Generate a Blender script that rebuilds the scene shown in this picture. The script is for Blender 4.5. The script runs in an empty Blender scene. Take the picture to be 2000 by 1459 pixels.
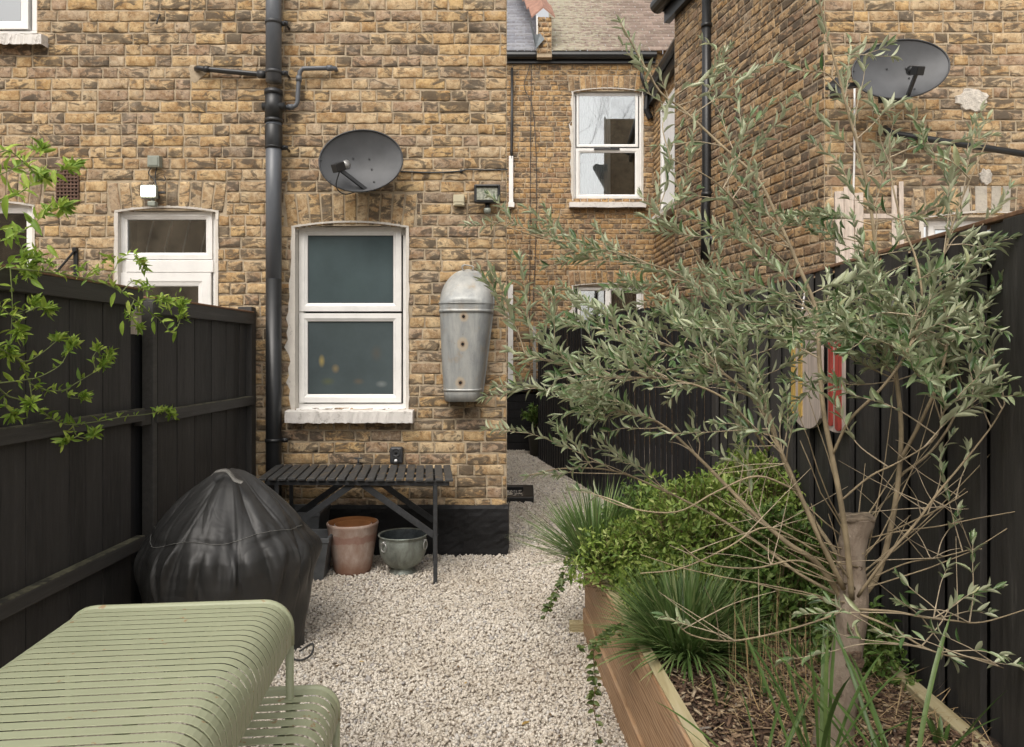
import bpy, bmesh, math, random
import numpy as np
from mathutils import Vector, Matrix, Quaternion
random.seed(7); rng = np.random.default_rng(11)
R = math.radians
scene = bpy.context.scene
COL = scene.collection
F = 1450.0; CX, CY, CH = 1030.0, 690.0, 1.5      # lens in photo pixels, vanishing point, eye height
def Xp(px, d): return (px-CX)*d/F
def Zp(py, d): return CH-(py-CY)*d/F
def at(px, py, d): return Vector((Xp(px, d), d, Zp(py, d)))

# ------------------------------------------------------------------ nodes
class NT:
    def __init__(s, m): s.t = m.node_tree; s.n = s.t.nodes; s.l = s.t.links
    def new(s, typ, ins=None, **kw):
        nd = s.n.new(typ)
        for k, v in kw.items(): setattr(nd, k, v)
        for k, v in (ins or {}).items():
            sock = nd.inputs[k]
            if isinstance(v, bpy.types.NodeSocket): s.l.new(v, sock)
            else: sock.default_value = v
        return nd
def c4(c): return (c[0], c[1], c[2], 1)
def base_mat(name):
    m = bpy.data.materials.new(name); m.use_nodes = True
    nt = NT(m); nt.n.clear()
    out = nt.new('ShaderNodeOutputMaterial')
    b = nt.new('ShaderNodeBsdfPrincipled'); nt.l.new(b.outputs[0], out.inputs[0])
    return m, nt, b
def coord(nt, scale=(1,1,1)):
    tc = nt.new('ShaderNodeTexCoord')
    mp = nt.new('ShaderNodeMapping', {'Vector': tc.outputs['Object'], 'Scale': scale})
    return mp.outputs[0]
def noise(nt, vec, scale, detail=4, rough=.55, dist=0):
    return nt.new('ShaderNodeTexNoise', {'Vector': vec, 'Scale': scale, 'Detail': detail, 'Roughness': rough, 'Distortion': dist}).outputs[0]
def ramp(nt, fac, stops, interp='LINEAR'):
    r = nt.new('ShaderNodeValToRGB', {'Fac': fac}); r.color_ramp.interpolation = interp
    e = r.color_ramp.elements
    while len(e) < len(stops): e.new(.5)
    for el, (p, c) in zip(e, stops):
        el.position = p; el.color = c4(c) if not isinstance(c, (int, float)) else (c, c, c, 1)
    return r.outputs[0]
def mix(nt, fac, a, b, mode='MIX'):
    m = nt.new('ShaderNodeMix', data_type='RGBA', blend_type=mode)
    for i, v in ((0, fac), (6, a), (7, b)):
        if isinstance(v, bpy.types.NodeSocket): nt.l.new(v, m.inputs[i])
        else: m.inputs[i].default_value = v if i == 0 else c4(v)
    return m.outputs[2]
def bump(nt, b, h, strength=.3, dist=.01, prev=None):
    ins = {'Height': h, 'Strength': strength, 'Distance': dist}
    if prev is not None: ins['Normal'] = prev
    n = nt.new('ShaderNodeBump', ins)
    nt.l.new(n.outputs[0], b.inputs['Normal']); return n.outputs[0]
def island(nt): return nt.new('ShaderNodeNewGeometry').outputs['Random Per Island']
def rnd(nt, v, k):
    m = nt.new('ShaderNodeMath', {0: v, 1: k}, operation='MULTIPLY')
    return nt.new('ShaderNodeTexWhiteNoise', {'W': m.outputs[0]}, noise_dimensions='1D').outputs[0]
def math_(nt, op, a, b): return nt.new('ShaderNodeMath', {0: a, 1: b}, operation=op).outputs[0]

def simple(name, col, rough=.5, metal=0., var=.15, scale=20, bmp=.1, bd=.003, spec=.5, stretch=(1,1,1)):
    m, nt, b = base_mat(name)
    v = coord(nt, stretch)
    n = noise(nt, v, scale, 5)
    lo = tuple(c*(1-var) for c in col); hi = tuple(min(1, c*(1+var)) for c in col)
    c = ramp(nt, n, [(.3, lo), (.7, hi)])
    nt.l.new(c, b.inputs['Base Color'])
    b.inputs['Roughness'].default_value = rough; b.inputs['Metallic'].default_value = metal
    b.inputs['Specular IOR Level'].default_value = spec
    if bmp: bump(nt, b, noise(nt, v, scale*4, 4), bmp, bd)
    return m

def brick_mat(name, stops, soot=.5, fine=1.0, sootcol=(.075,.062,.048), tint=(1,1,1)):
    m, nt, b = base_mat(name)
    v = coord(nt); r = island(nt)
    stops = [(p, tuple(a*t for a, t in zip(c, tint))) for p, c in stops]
    c = ramp(nt, r, stops)
    # mottling inside a brick
    off = nt.new('ShaderNodeVectorMath', {0: v, 1: (1, 1, 1)}, operation='ADD').outputs[0]
    cmb = nt.new('ShaderNodeCombineXYZ', {0: rnd(nt, r, 37.), 1: rnd(nt, r, 71.), 2: rnd(nt, r, 113.)}).outputs[0]
    sc = nt.new('ShaderNodeVectorMath', {0: cmb, 'Scale': 5.}, operation='SCALE').outputs[0]
    v2 = nt.new('ShaderNodeVectorMath', {0: off, 1: sc}, operation='ADD').outputs[0]
    n1 = noise(nt, v2, 14*fine, 7, .68, .6)
    c = mix(nt, ramp(nt, n1, [(.40, 0), (.60, 1)]), mix(nt, 1, c, (.62,.52,.42), 'MULTIPLY'), c)
    n4 = noise(nt, v2, 45*fine, 4, .6)
    c = mix(nt, ramp(nt, n4, [(.52, 0), (.75, .5)]), c, (.62,.47,.28))
    # soot: per brick chance times blotchy noise plus broad wall weathering
    vs_ = nt.new('ShaderNodeMapping', {'Vector': v2, 'Scale': (.7,.7,1.5)}).outputs[0]
    n2 = math_(nt, 'ADD', math_(nt, 'MULTIPLY', math_(nt, 'SUBTRACT', noise(nt, vs_, 10*fine, 6, .66, 1.2), .5), 1.9), .5)
    big = noise(nt, v, 1.1, 4, .65)
    a1 = math_(nt, 'MULTIPLY', rnd(nt, r, 291.), .26)
    a2 = math_(nt, 'MULTIPLY', big, .36)
    s = math_(nt, 'ADD', math_(nt, 'ADD', a1, a2), n2)
    s = math_(nt, 'ADD', s, soot-.5)
    sm = ramp(nt, s, [(.80, 0), (.86, .6), (1.04, .85)])
    c = mix(nt, sm, c, sootcol)
    n6 = noise(nt, v2, 70*fine, 5, .75)
    c = mix(nt, ramp(nt, n6, [(.34, .6), (.47, 0)]), c, (.10,.075,.05))
    st_ = noise(nt, nt.new('ShaderNodeMapping', {'Vector': v, 'Scale': (.8,.8,1.3)}).outputs[0], 6.5, 8, .74, .6)
    c = mix(nt, ramp(nt, st_, [(.56, 0), (.68, .55)]), c, (.12,.095,.068))
    # pits
    vo = nt.new('ShaderNodeTexVoronoi', {'Vector': v, 'Scale': 75*fine, 'Randomness': 1}).outputs[0]
    pit = ramp(nt, vo, [(.10, 1), (.2, 0)])
    pm = math_(nt, 'MULTIPLY', pit, ramp(nt, noise(nt, v2, 16, 3), [(.52, 0), (.64, .9)]))
    c = mix(nt, pm, c, (.03,.025,.02))
    # pale lime/efflorescence
    n3 = noise(nt, v, 3.3, 6, .7)
    c = mix(nt, ramp(nt, n3, [(.60, 0), (.74, .45)]), c, (.47,.39,.29))
    c = nt.new('ShaderNodeHueSaturation', {'Saturation': .93, 'Value': 1.04, 'Color': c}).outputs[0]
    nt.l.new(c, b.inputs['Base Color'])
    b.inputs['Roughness'].default_value = .93; b.inputs['Specular IOR Level'].default_value = .2
    h = math_(nt, 'ADD', noise(nt, v2, 28*fine, 8, .7), math_(nt, 'MULTIPLY', pm, -.5))
    bump(nt, b, h, .6, .0035)
    return m
ST = [(0,(.45,.30,.14)),(.12,(.54,.385,.19)),(.25,(.49,.375,.23)),(.38,(.57,.42,.23)),(.5,(.43,.31,.175)),(.6,(.53,.36,.155)),(.7,(.47,.37,.25)),(.8,(.36,.265,.17)),(.88,(.42,.30,.20)),(.94,(.27,.21,.15)),(1,(.54,.42,.25))]
M = {}
M['brick'] = brick_mat('stock_brick', ST, .46)
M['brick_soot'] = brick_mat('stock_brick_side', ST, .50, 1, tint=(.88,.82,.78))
M['brick_far'] = brick_mat('stock_brick_far', [(p, (c[0]*.92, c[1]*.83, c[2]*.70)) for p, c in ST], .44)
def mortar_mat(name, col):
    m, nt, b = base_mat(name); v = coord(nt)
    c = ramp(nt, noise(nt, v, 6, 8, .7), [(.3, tuple(x*.62 for x in col)), (.55, col), (.75, tuple(x*1.2 for x in col))])
    st_ = math_(nt, 'ADD', noise(nt, v, 5, 8, .72, .5), math_(nt, 'MULTIPLY', math_(nt, 'SUBTRACT', noise(nt, v, 1.1, 4, .65), .5), .5))
    c = mix(nt, ramp(nt, st_, [(.54, 0), (.68, .62)]), c, (.13,.105,.075))
    nt.l.new(c, b.inputs['Base Color']); b.inputs['Roughness'].default_value = .95
    bump(nt, b, noise(nt, v, 130, 5, .7), .8, .006); return m
M['mortar'] = mortar_mat('lime_mortar', (.45,.365,.255))
M['mortar_far'] = mortar_mat('far_mortar', (.42,.335,.23))

def white_paint(name, col=(.80,.79,.765), peel=0.):
    m, nt, b = base_mat(name); v = coord(nt)
    c = ramp(nt, noise(nt, v, 9, 6, .65), [(.25, tuple(x*.88 for x in col)), (.6, col)])
    if peel:
        c = mix(nt, ramp(nt, noise(nt, v, 22, 8, .75), [(.64-peel*.1, 0), (.68, .8)]), c, (.30,.27,.24))
    nt.l.new(c, b.inputs['Base Color']); b.inputs['Roughness'].default_value = .42 if not peel else .75
    bump(nt, b, noise(nt, v, 60, 5), .6 if peel else .04, .006); return m
M['pvc'] = white_paint('white_pvc')
M['white_rough'] = white_paint('flaking_white_paint', (.70,.67,.63), 1.)
M['faded_white'] = white_paint('faded_whitewash', (.46,.42,.35), 1.8)
M['reveal'] = white_paint('painted_reveal', (.62,.58,.52), .4)

def black_wood(name, col=(.022,.021,.0205), horiz=False, rough=.62):
    m, nt, b = base_mat(name)
    v = coord(nt, (9, 9, .9) if not horiz else (9, .6, 9))
    n = noise(nt, v, 6, 8, .65, .5)
    r = island(nt)
    c = ramp(nt, n, [(.3, tuple(x*.55 for x in col)), (.62, tuple(x*1.35 for x in col)), (.8, tuple(x*3.0 for x in col))])
    c = mix(nt, math_(nt, 'MULTIPLY', rnd(nt, r, 53.), .5), c, tuple(x*1.9 for x in col))
    v3 = coord(nt)
    sp = ramp(nt, noise(nt, v3, 55, 3, .5), [(.72, 0), (.76, .35)])
    c = mix(nt, sp, c, (.12,.11,.10))
    sc = ramp(nt, noise(nt, v3, 2.2, 7, .72, 1.5), [(.58, 0), (.72, .35)])
    c = mix(nt, sc, c, (.055,.053,.05))
    nt.l.new(c, b.inputs['Base Color']); b.inputs['Roughness'].default_value = rough
    b.inputs['Specular IOR Level'].default_value = .35
    bump(nt, b, noise(nt, v, 14, 7, .7), .5, .004); return m
M['fence'] = black_wood('black_stained_boards', (.036,.034,.032))
M['rail'] = black_wood('black_stained_rail', (.042,.040,.037), True)
M['shed'] = black_wood('black_shed_boards', (.012,.012,.013))
def rail_top():
    m, nt, b = base_mat('mossy_black_timber'); v = coord(nt)
    c = mix(nt, ramp(nt, noise(nt, v, 14, 6, .7), [(.42, 0), (.62, .75)]), (.04,.038,.03), (.20,.19,.12))
    nt.l.new(c, b.inputs['Base Color']); b.inputs['Roughness'].default_value = .85
    bump(nt, b, noise(nt, v, 90, 5), .5, .004); return m
M['mossy'] = rail_top()
M['black_paint'] = simple('black_wall_paint', (.011,.011,.012), .62, var=.4, scale=5, bmp=.5, bd=.008, spec=.3)
M['black_plastic'] = simple('black_plastic', (.016,.017,.018), .38, var=.2, scale=8, bmp=.05)
M['grey_pipe'] = simple('blue_grey_pipe_paint', (.105,.115,.130), .36, var=.18, scale=6, bmp=.04, stretch=(1,1,.4))
M['dish'] = simple('dark_dish_metal', (.070,.073,.078), .55, var=.25, scale=5, bmp=.05)
M['iron'] = simple('dark_painted_iron', (.035,.037,.04), .45, var=.3, scale=30, bmp=.2)
M['cream'] = simple('cream_plastic', (.50,.45,.31), .45, var=.08, scale=20, bmp=0)
M['grey_plastic'] = simple('grey_plastic', (.24,.26,.22), .5, var=.1, scale=20, bmp=0)
M['terra_vent'] = simple('dirty_terracotta', (.12,.07,.05), .9, var=.3, scale=30, bmp=.3)
M['hole'] = simple('dark_void', (.008,.007,.006), .9, bmp=0)
M['pale_metal'] = simple('pale_metal', (.38,.38,.37), .4, metal=.5, var=.1, bmp=0)
M['gutter'] = simple('black_gutter', (.014,.015,.016), .33, var=.3, scale=4, bmp=.05)
M['slate'] = None

def glass_mat(name, body, rough=.02, frost=False):
    m, nt, b = base_mat(name)
    if frost:
        v = coord(nt)
        c = ramp(nt, noise(nt, v, 3.5, 4, .6), [(.3, tuple(x*.85 for x in body)), (.7, tuple(x*1.12 for x in body))])
        nt.l.new(c, b.inputs['Base Color']); b.inputs['Roughness'].default_value = .13
        b.inputs['Specular IOR Level'].default_value = .5
    else:
        out = [n for n in nt.n if n.type == 'OUTPUT_MATERIAL'][0]; nt.n.remove(b)
        g = nt.new('ShaderNodeBsdfGlossy', {'Color': (.9,.93,.95,1), 'Roughness': rough})
        t = nt.new('ShaderNodeBsdfTransparent', {'Color': c4(body)})
        fr = nt.new('ShaderNodeFresnel', {'IOR': 1.9})
        mul = math_(nt, 'ADD', math_(nt, 'MULTIPLY', fr.outputs[0], 1.6), .12)
        mx = nt.new('ShaderNodeMixShader', {0: mul}); nt.l.new(t.outputs[0], mx.inputs[1]); nt.l.new(g.outputs[0], mx.inputs[2])
        nt.l.new(mx.outputs[0], out.inputs[0])
    return m
M['glass'] = glass_mat('window_glass', (.93,.95,.95))
M['frost'] = glass_mat('frosted_glass', (.066,.092,.098), frost=True)

def frost_flowers():
    m, nt, b = base_mat('frosted_glass_with_shapes'); v = coord(nt)
    body = (.068,.086,.090)
    c = ramp(nt, noise(nt, v, 3.5, 4, .6), [(.3, tuple(x*.85 for x in body)), (.7, tuple(x*1.12 for x in body))])
    pos = nt.new('ShaderNodeNewGeometry').outputs['Position']
    for (px, py, rx, rz, col, a) in [(628,705,.028,.055,(.42,.32,.10),.6),(655,720,.035,.04,(.34,.24,.10),.45),(700,745,.05,.03,(.20,.13,.06),.3),(640,745,.06,.035,(.12,.13,.05),.5),(735,690,.05,.07,(.12,.09,.06),.35),(745,750,.05,.03,(.30,.32,.31),.4)]:
        p = at(px, py, 5.6)
        d = nt.new('ShaderNodeVectorMath', {0: pos, 1: p}, operation='SUBTRACT').outputs[0]
        d = nt.new('ShaderNodeVectorMath', {0: d, 1: (1/rx, 0, 1/rz)}, operation='MULTIPLY').outputs[0]
        d = nt.new('ShaderNodeVectorMath', {0: d}, operation='LENGTH').outputs['Value']
        c = mix(nt, ramp(nt, d, [(.1, a), (1., 0)]), c, col)
    nt.l.new(c, b.inputs['Base Color']); b.inputs['Roughness'].default_value = .13
    return m
M['frost_flowers'] = frost_flowers()
M['curtain'] = simple('white_curtain', (.80,.80,.80), .9, var=.15, scale=8, bmp=0, stretch=(6,6,.2))
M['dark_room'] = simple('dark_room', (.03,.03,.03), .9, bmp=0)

# ------------------------------------------------------------------ mesh helpers
def link(o, parent=None):
    COL.objects.link(o)
    if parent is not None: o.parent = parent
    return o
def raw(name, V, Fc, mat, parent=None, smooth=False, bevel=0., mats=None, midx=None):
    me = bpy.data.meshes.new(name)
    me.from_pydata([tuple(v) for v in V], [], [tuple(f) for f in Fc])
    if mats:
        for m in mats: me.materials.append(m)
        me.polygons.foreach_set('material_index', midx)
    else: me.materials.append(mat)
    if smooth: me.polygons.foreach_set('use_smooth', [True]*len(me.polygons))
    me.update()
    o = link(bpy.data.objects.new(name, me), parent)
    if bevel:
        b = o.modifiers.new('bevel', 'BEVEL'); b.width = bevel; b.segments = 2; b.limit_method = 'ANGLE'
        b.harden_normals = False
    return o
def fast_mesh(name, V, quads=None, tris=None, mat=None, parent=None, smooth=False):
    """numpy arrays -> mesh"""
    me = bpy.data.meshes.new(name)
    nq = 0 if quads is None else len(quads); ntr = 0 if tris is None else len(tris)
    me.vertices.add(len(V)); me.vertices.foreach_set('co', np.asarray(V, np.float32).ravel())
    loops = []; 
    if nq: loops.append(np.asarray(quads).ravel())
    if ntr: loops.append(np.asarray(tris).ravel())
    L = np.concatenate(loops).astype(np.int32)
    me.loops.add(len(L)); me.loops.foreach_set('vertex_index', L)
    me.polygons.add(nq+ntr)
    ls = np.concatenate([np.arange(nq)*4, nq*4+np.arange(ntr)*3]).astype(np.int32)
    lt = np.concatenate([np.full(nq, 4), np.full(ntr, 3)]).astype(np.int32)
    me.polygons.foreach_set('loop_start', ls); me.polygons.foreach_set('loop_total', lt)
    if smooth: me.polygons.foreach_set('use_smooth', np.ones(nq+ntr, bool))
    me.materials.append(mat); me.update(); me.validate()
    return link(bpy.data.objects.new(name, me), parent)

class MB:
    def __init__(s): s.V = []; s.F = []
    def quad(s, *p):
        n = len(s.V); s.V += [Vector(q) for q in p]; s.F.append(tuple(range(n, n+len(p)))); return s
    def box(s, c, size, rot=None, taper=1.):
        n = len(s.V); hx, hy, hz = size[0]/2, size[1]/2, size[2]/2
        for z in (-1, 1):
            t = taper if z > 0 else 1
            for (x, y) in ((-1,-1),(1,-1),(1,1),(-1,1)):
                v = Vector((x*hx*t, y*hy*t, z*hz))
                if rot is not None: v = rot @ v
                s.V.append(v+Vector(c))
        for f in ((0,3,2,1),(4,5,6,7),(0,1,5,4),(1,2,6,5),(2,3,7,6),(3,0,4,7)): s.F.append(tuple(n+i for i in f))
        return s
    def bb(s, x0, x1, y0, y1, z0, z1): return s.box(((x0+x1)/2,(y0+y1)/2,(z0+z1)/2), (abs(x1-x0),abs(y1-y0),abs(z1-z0)))
    def bar(s, a, b, w, h, up=(0,0,1)):
        a, b = Vector(a), Vector(b); d = (b-a); L = d.length; d.normalize()
        u = Vector(up); x = d.cross(u)
        if x.length < 1e-4: x = d.cross(Vector((0,1,0)))
        x.normalize(); z = x.cross(d)
        m = Matrix((x, d, z)).transposed()
        return s.box((a+b)/2, (w, L, h), m)
    def tube(s, pts, rad, n=8, cap=True):
        pts = [Vector(p) for p in pts]
        if not hasattr(rad, '__len__'): rad = [rad]*len(pts)
        base = len(s.V); prev = None
        for i, p in enumerate(pts):
            t = (pts[min(i+1, len(pts)-1)]-pts[max(i-1, 0)])
            if t.length < 1e-9: t = Vector((0,0,1))
            t.normalize()
            if prev is None:
                a = t.orthogonal().normalized()
            else:
                a = prev - t*prev.dot(t)
                if a.length < 1e-6: a = t.orthogonal()
                a.normalize()
            prev = a; b = t.cross(a)
            for k in range(n):
                th = 2*math.pi*k/n
                s.V.append(p+(a*math.cos(th)+b*math.sin(th))*rad[i])
        for i in range(len(pts)-1):
            for k in range(n):
                k2 = (k+1) % n
                s.F.append((base+i*n+k, base+i*n+k2, base+(i+1)*n+k2, base+(i+1)*n+k))
        if cap:
            s.F.append(tuple(base+k for k in reversed(range(n)))); e = base+(len(pts)-1)*n
            s.F.append(tuple(e+k for k in range(n)))
        return s
    def lathe(s, prof, c=(0,0,0), n=40, fn=None):
        base = len(s.V); c = Vector(c)
        for (r, z) in prof:
            for k in range(n):
                th = 2*math.pi*k/n
                rr, zz = (r, z) if fn is None else fn(r, z, th)
                s.V.append(c+Vector((rr*math.cos(th), rr*math.sin(th), zz)))
        for i in range(len(prof)-1):
            for k in range(n):
                k2 = (k+1) % n
                s.F.append((base+i*n+k, base+i*n+k2, base+(i+1)*n+k2, base+(i+1)*n+k))
        return s
    def ext(s, M4):
        s.V = [M4 @ Vector(v) for v in s.V]; return s
    def build(s, name, mat, parent=None, smooth=False, bevel=0.):
        return raw(name, s.V, s.F, mat, parent, smooth, bevel)
def thing(name, label, cat, loc=(0,0,0), rz=0., group=None):
    o = link(bpy.data.objects.new(name, None)); o.location = loc; o.rotation_euler = (0,0,rz); o.empty_display_size = .1
    o['label'] = label; o['category'] = cat
    if group: o['group'] = group
    return o
def tag(o, label, cat, group=None):
    o['label'] = label; o['category'] = cat
    if group: o['group'] = group
    return o
def struct(o, kind='structure', label=None, cat=None):
    o['kind'] = kind
    if label: o['label'] = label
    if cat: o['category'] = cat
    return o
def catmull(pts, k=4):
    pts = [Vector(p) for p in pts]; out = []
    P = [pts[0]*2-pts[1]]+pts+[pts[-1]*2-pts[-2]]
    for i in range(1, len(P)-2):
        p0, p1, p2, p3 = P[i-1], P[i], P[i+1], P[i+2]
        for j in range(k):
            t = j/k
            out.append(.5*((2*p1)+(p2-p0)*t+(2*p0-5*p1+4*p2-p3)*t*t+(3*p1-p0-3*p2+p3)*t**3))
    out.append(pts[-1]); return out

# ------------------------------------------------------------------ brick walls made of real bricks
CO = .0843   # course height
def brick_wall(parent, o, u, W, H, holes=(), arches=(), nu=7, nv=4, z0=0., mat='brick', mort='mortar', rough=1., seed=1, co=CO, name='wall'):
    """o: left bottom corner, u: unit direction along the wall; outward normal = u x z ; holes (u0,u1,z0,z1)"""
    rg = random.Random(seed); rn = np.random.default_rng(seed)
    u = Vector(u).normalized(); n = u.cross(Vector((0,0,1))); o = Vector(o)
    un, nn, on = np.array(u), np.array(n), np.array(o)
    atop = lambda a: round((a[2]+a[3])/co)*co
    blocks = list(holes)+[(a[0]-.062, a[1]+.062, a[2]-.03, atop(a)) for a in arches]
    jobs = []
    nrows = int(H/co)+1
    for k in range(nrows):
        zc0, zc1 = k*co, (k+1)*co
        zm = (zc0+zc1)/2
        segs = [(0., W)]
        for (a, b, c, d) in blocks:
            if zm > c and zm < d:
                ns = []
                for (s0, s1) in segs:
                    if b <= s0 or a >= s1: ns.append((s0, s1)); continue
                    if a > s0: ns.append((s0, a))
                    if b < s1: ns.append((b, s1))
                segs = ns
        x = -rg.random()*.2; joints = []
        i = k % 2
        while x < W:
            joints.append(x)
            L = .228 if (i % 2 == 0) else .117
            if rg.random() < .12: L = .228 if L < .2 else .117
            if rg.random() < .1: L *= rg.uniform(.7, .95)
            x += L; i += 1
        joints.append(x)
        for j in range(len(joints)-1):
            for (s0, s1) in segs:
                a, b = max(joints[j], s0), min(joints[j+1], s1)
                if b-a > .028: jobs.append((a, b, zc0, zc1, 0., 0.))
    for A_ in arches:
        a0, a1, zt, ht, rise = A_[:5]; ztop = atop(A_)
        x = a0-.056; wd = a1-a0+.112
        nb = max(3, round(wd/.088)); st = wd/nb
        for i in range(nb):
            xa = x+i*st; t = ((i+.5)/nb-.5)*2
            dz = rise*(1-t*t)
            jobs.append((xa, xa+st, zt+dz-rise*.9, ztop-.003-.012*t*t, t*.016, 1.))
    N = len(jobs); J = np.array(jobs)
    g = .0066*rough
    hu = (J[:,1]-J[:,0]); hz = (J[:,3]-J[:,2])
    gu = np.linspace(0, 1, nu+1); gv = np.linspace(0, 1, nv+1)
    # denser near the borders so edges round off
    gu = .5-.5*np.cos(np.pi*gu) if nu > 3 else gu
    if nv == 4: gv = np.array([0,.07,.5,.93,1.])
    elif nv > 1: gv = np.array([0,.14,.86,1.]) if nv == 3 else gv
    GU, GV = np.meshgrid(gu, gv)               # (nv+1, nu+1)
    border = ((GU < 1e-6) | (GU > 1-1e-6) | (GV < 1e-6) | (GV > 1-1e-6)).astype(float)
    a0 = (J[:,0]+g)[:,None,None]; b0 = (J[:,1]-g)[:,None,None]
    za = (J[:,2]+g)[:,None,None]; zb = (J[:,3]-g)[:,None,None]
    wob = lambda s, sh: rn.normal(0, s, sh)
    sh = (N, nv+1, nu+1)
    Ug = a0+(b0-a0)*GU + wob(.0019*rough, sh)
    Zg = za+(zb-za)*GV + wob(.0021*rough, sh) + wob(.0018, (N,1,1))
    fan = J[:,4][:,None,None]*(GV-.5)*2
    Ug = Ug+fan
    Dp = np.clip(wob(.0014, (N,1,1)),-.0016,.004)*rough + wob(.0012, (N,1,1))*(GU-.5)*2 + wob(.0003*rough, sh)
    Dp = Dp + .001 - border*(.0012+np.abs(wob(.0009, sh)))*rough
    # chipped bricks
    chip = (rn.random((N,1,1)) < .16)*np.abs(wob(.0010, sh))*rough
    Dp = Dp-chip
    front = on + Ug[...,None]*un + Dp[...,None]*nn + Zg[...,None]*np.array((0,0,1.))
    # ring
    idx = [(0, i) for i in range(nu+1)]+[(j, nu) for j in range(1, nv+1)]+[(nv, i) for i in range(nu-1, -1, -1)]+[(j, 0) for j in range(nv-1, 0, -1)]
    rj = np.array([q[0] for q in idx]); ri = np.array([q[1] for q in idx])
    ring = front[:, rj, ri, :] + 0
    back = ring - nn*.028
    nf = (nv+1)*(nu+1); nr = len(idx)
    V = np.concatenate([front.reshape(N, nf, 3), back], axis=1)
    q = []
    for j in range(nv):
        for i in range(nu):
            q.append((j*(nu+1)+i, j*(nu+1)+i+1, (j+1)*(nu+1)+i+1, (j+1)*(nu+1)+i))
    for k in range(nr):
        k2 = (k+1) % nr
        A, B = rj[k]*(nu+1)+ri[k], rj[k2]*(nu+1)+ri[k2]
        q.append((nf+k, nf+k2, B, A))
    q = np.array(q); Q = (q[None]+(np.arange(N)*(nf+nr))[:,None,None]).reshape(-1, 4)
    w = fast_mesh(name, V.reshape(-1, 3), Q, None, M[mat], parent, smooth=False)
    # mortar bed with the openings cut out
    us = sorted(set([0., W]+[h[0] for h in holes]+[h[1] for h in holes])); us = [x for x in us if 0 <= x <= W]
    zs = sorted(set([0., H]+[h[2] for h in holes]+[h[3] for h in holes])); zs = [x for x in zs if 0 <= x <= H]
    mb = MB(); off = n*-.0052
    for i in range(len(us)-1):
        for j in range(len(zs)-1):
            um, zm = (us[i]+us[i+1])/2, (zs[j]+zs[j+1])/2
            if any(h[0] < um < h[1] and h[2] < zm < h[3] for h in holes): continue
            p = lambda a, b: o+u*a+Vector((0,0,b))+off
            mb.quad(p(us[i],zs[j]), p(us[i+1],zs[j]), p(us[i+1],zs[j+1]), p(us[i],zs[j+1]))
    mm = mb.build('mortar', M[mort], w)
    return w

# ================================================================== MAIN HOUSE
WD = 5.51
house = thing('brick_house', 'yellow brick house wall with a black painted base and white windows, filling the left half', 'house', (0,0,0))
WX0 = -4.6; WX1 = -.152
def wu(px): return Xp(px, WD)-WX0
H_win = (wu(572), wu(797), Zp(803, WD), Zp(441, WD))
H_door = (wu(226), wu(425), .10, Zp(411, WD))
H_left = (wu(-110), wu(67), .95, Zp(400, WD))
H_top = (wu(-70), wu(71), Zp(70, WD), 4.6)
wall = brick_wall(house, (WX0, WD, 0), (1,0,0), WX1-WX0, 4.65, [H_win, H_door, H_left, H_top],
    [(H_win[0], H_win[1], H_win[3]+.005, .245, .04), (H_door[0], H_door[1], H_door[3]+.005, .25, .035), (H_left[0], H_left[1], H_left[3]+.005, .25, .035)], seed=3)
# right-hand return of the house wall (leads away down the passage)

rt = MB(); a = Vector((WX1-.004, WD+.002, 0)); b = Vector((WX1-1.2, 11.4, 0)); up = Vector((0,0,4.65))
rt.quad(b, a, a+up, b+up); rt.quad(a+Vector((-.3,.0,4.65)), a+up, b+up, b+Vector((-4,0,4.65)))
rt.build('wall', M['mortar'], house)
# black painted plinth, rough and slightly proud
def rough_block(name, x0, x1, y, z0, z1, depth, mat, parent, amp=.004, nx=60, nz=10):
    V = []; Fq = []
    for j in range(nz+1):
        for i in range(nx+1):
            e = .012*(1 if j == nz else 0)
            V.append((x0+(x1-x0)*i/nx, y-depth+random.gauss(0, amp)+e, z0+(z1-z0)*j/nz+(random.gauss(0, amp*1.3) if j == nz else 0)))
    for j in range(nz):
        for i in range(nx): q = j*(nx+1)+i; Fq.append((q, q+1, q+nx+2, q+nx+1))
    b = len(V)
    for i in range(nx+1): V.append((x0+(x1-x0)*i/nx, y+.01, z1+.002))
    for i in range(nx): Fq.append((nz*(nx+1)+i, nz*(nx+1)+i+1, b+i+1, b+i))
    c = len(V); V += [(x1, y+.3, z0), (x1, y+.3, z1)]
    Fq.append((nx, c, c+1, nz*(nx+1)+nx))
    return raw(name, V, Fq, mat, parent, smooth=False)
rough_block('plinth', -4.5, WX1+.010, WD, -.05, Zp(986, WD), .018, M['black_paint'], house, .0015, 120, 16)
ip = MB(); ip.bb(-4.6, WX1-.06, WD+.42, WD+.44, 0, 4.6); ip.build('inner_wall', M['dark_room'], house)

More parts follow.
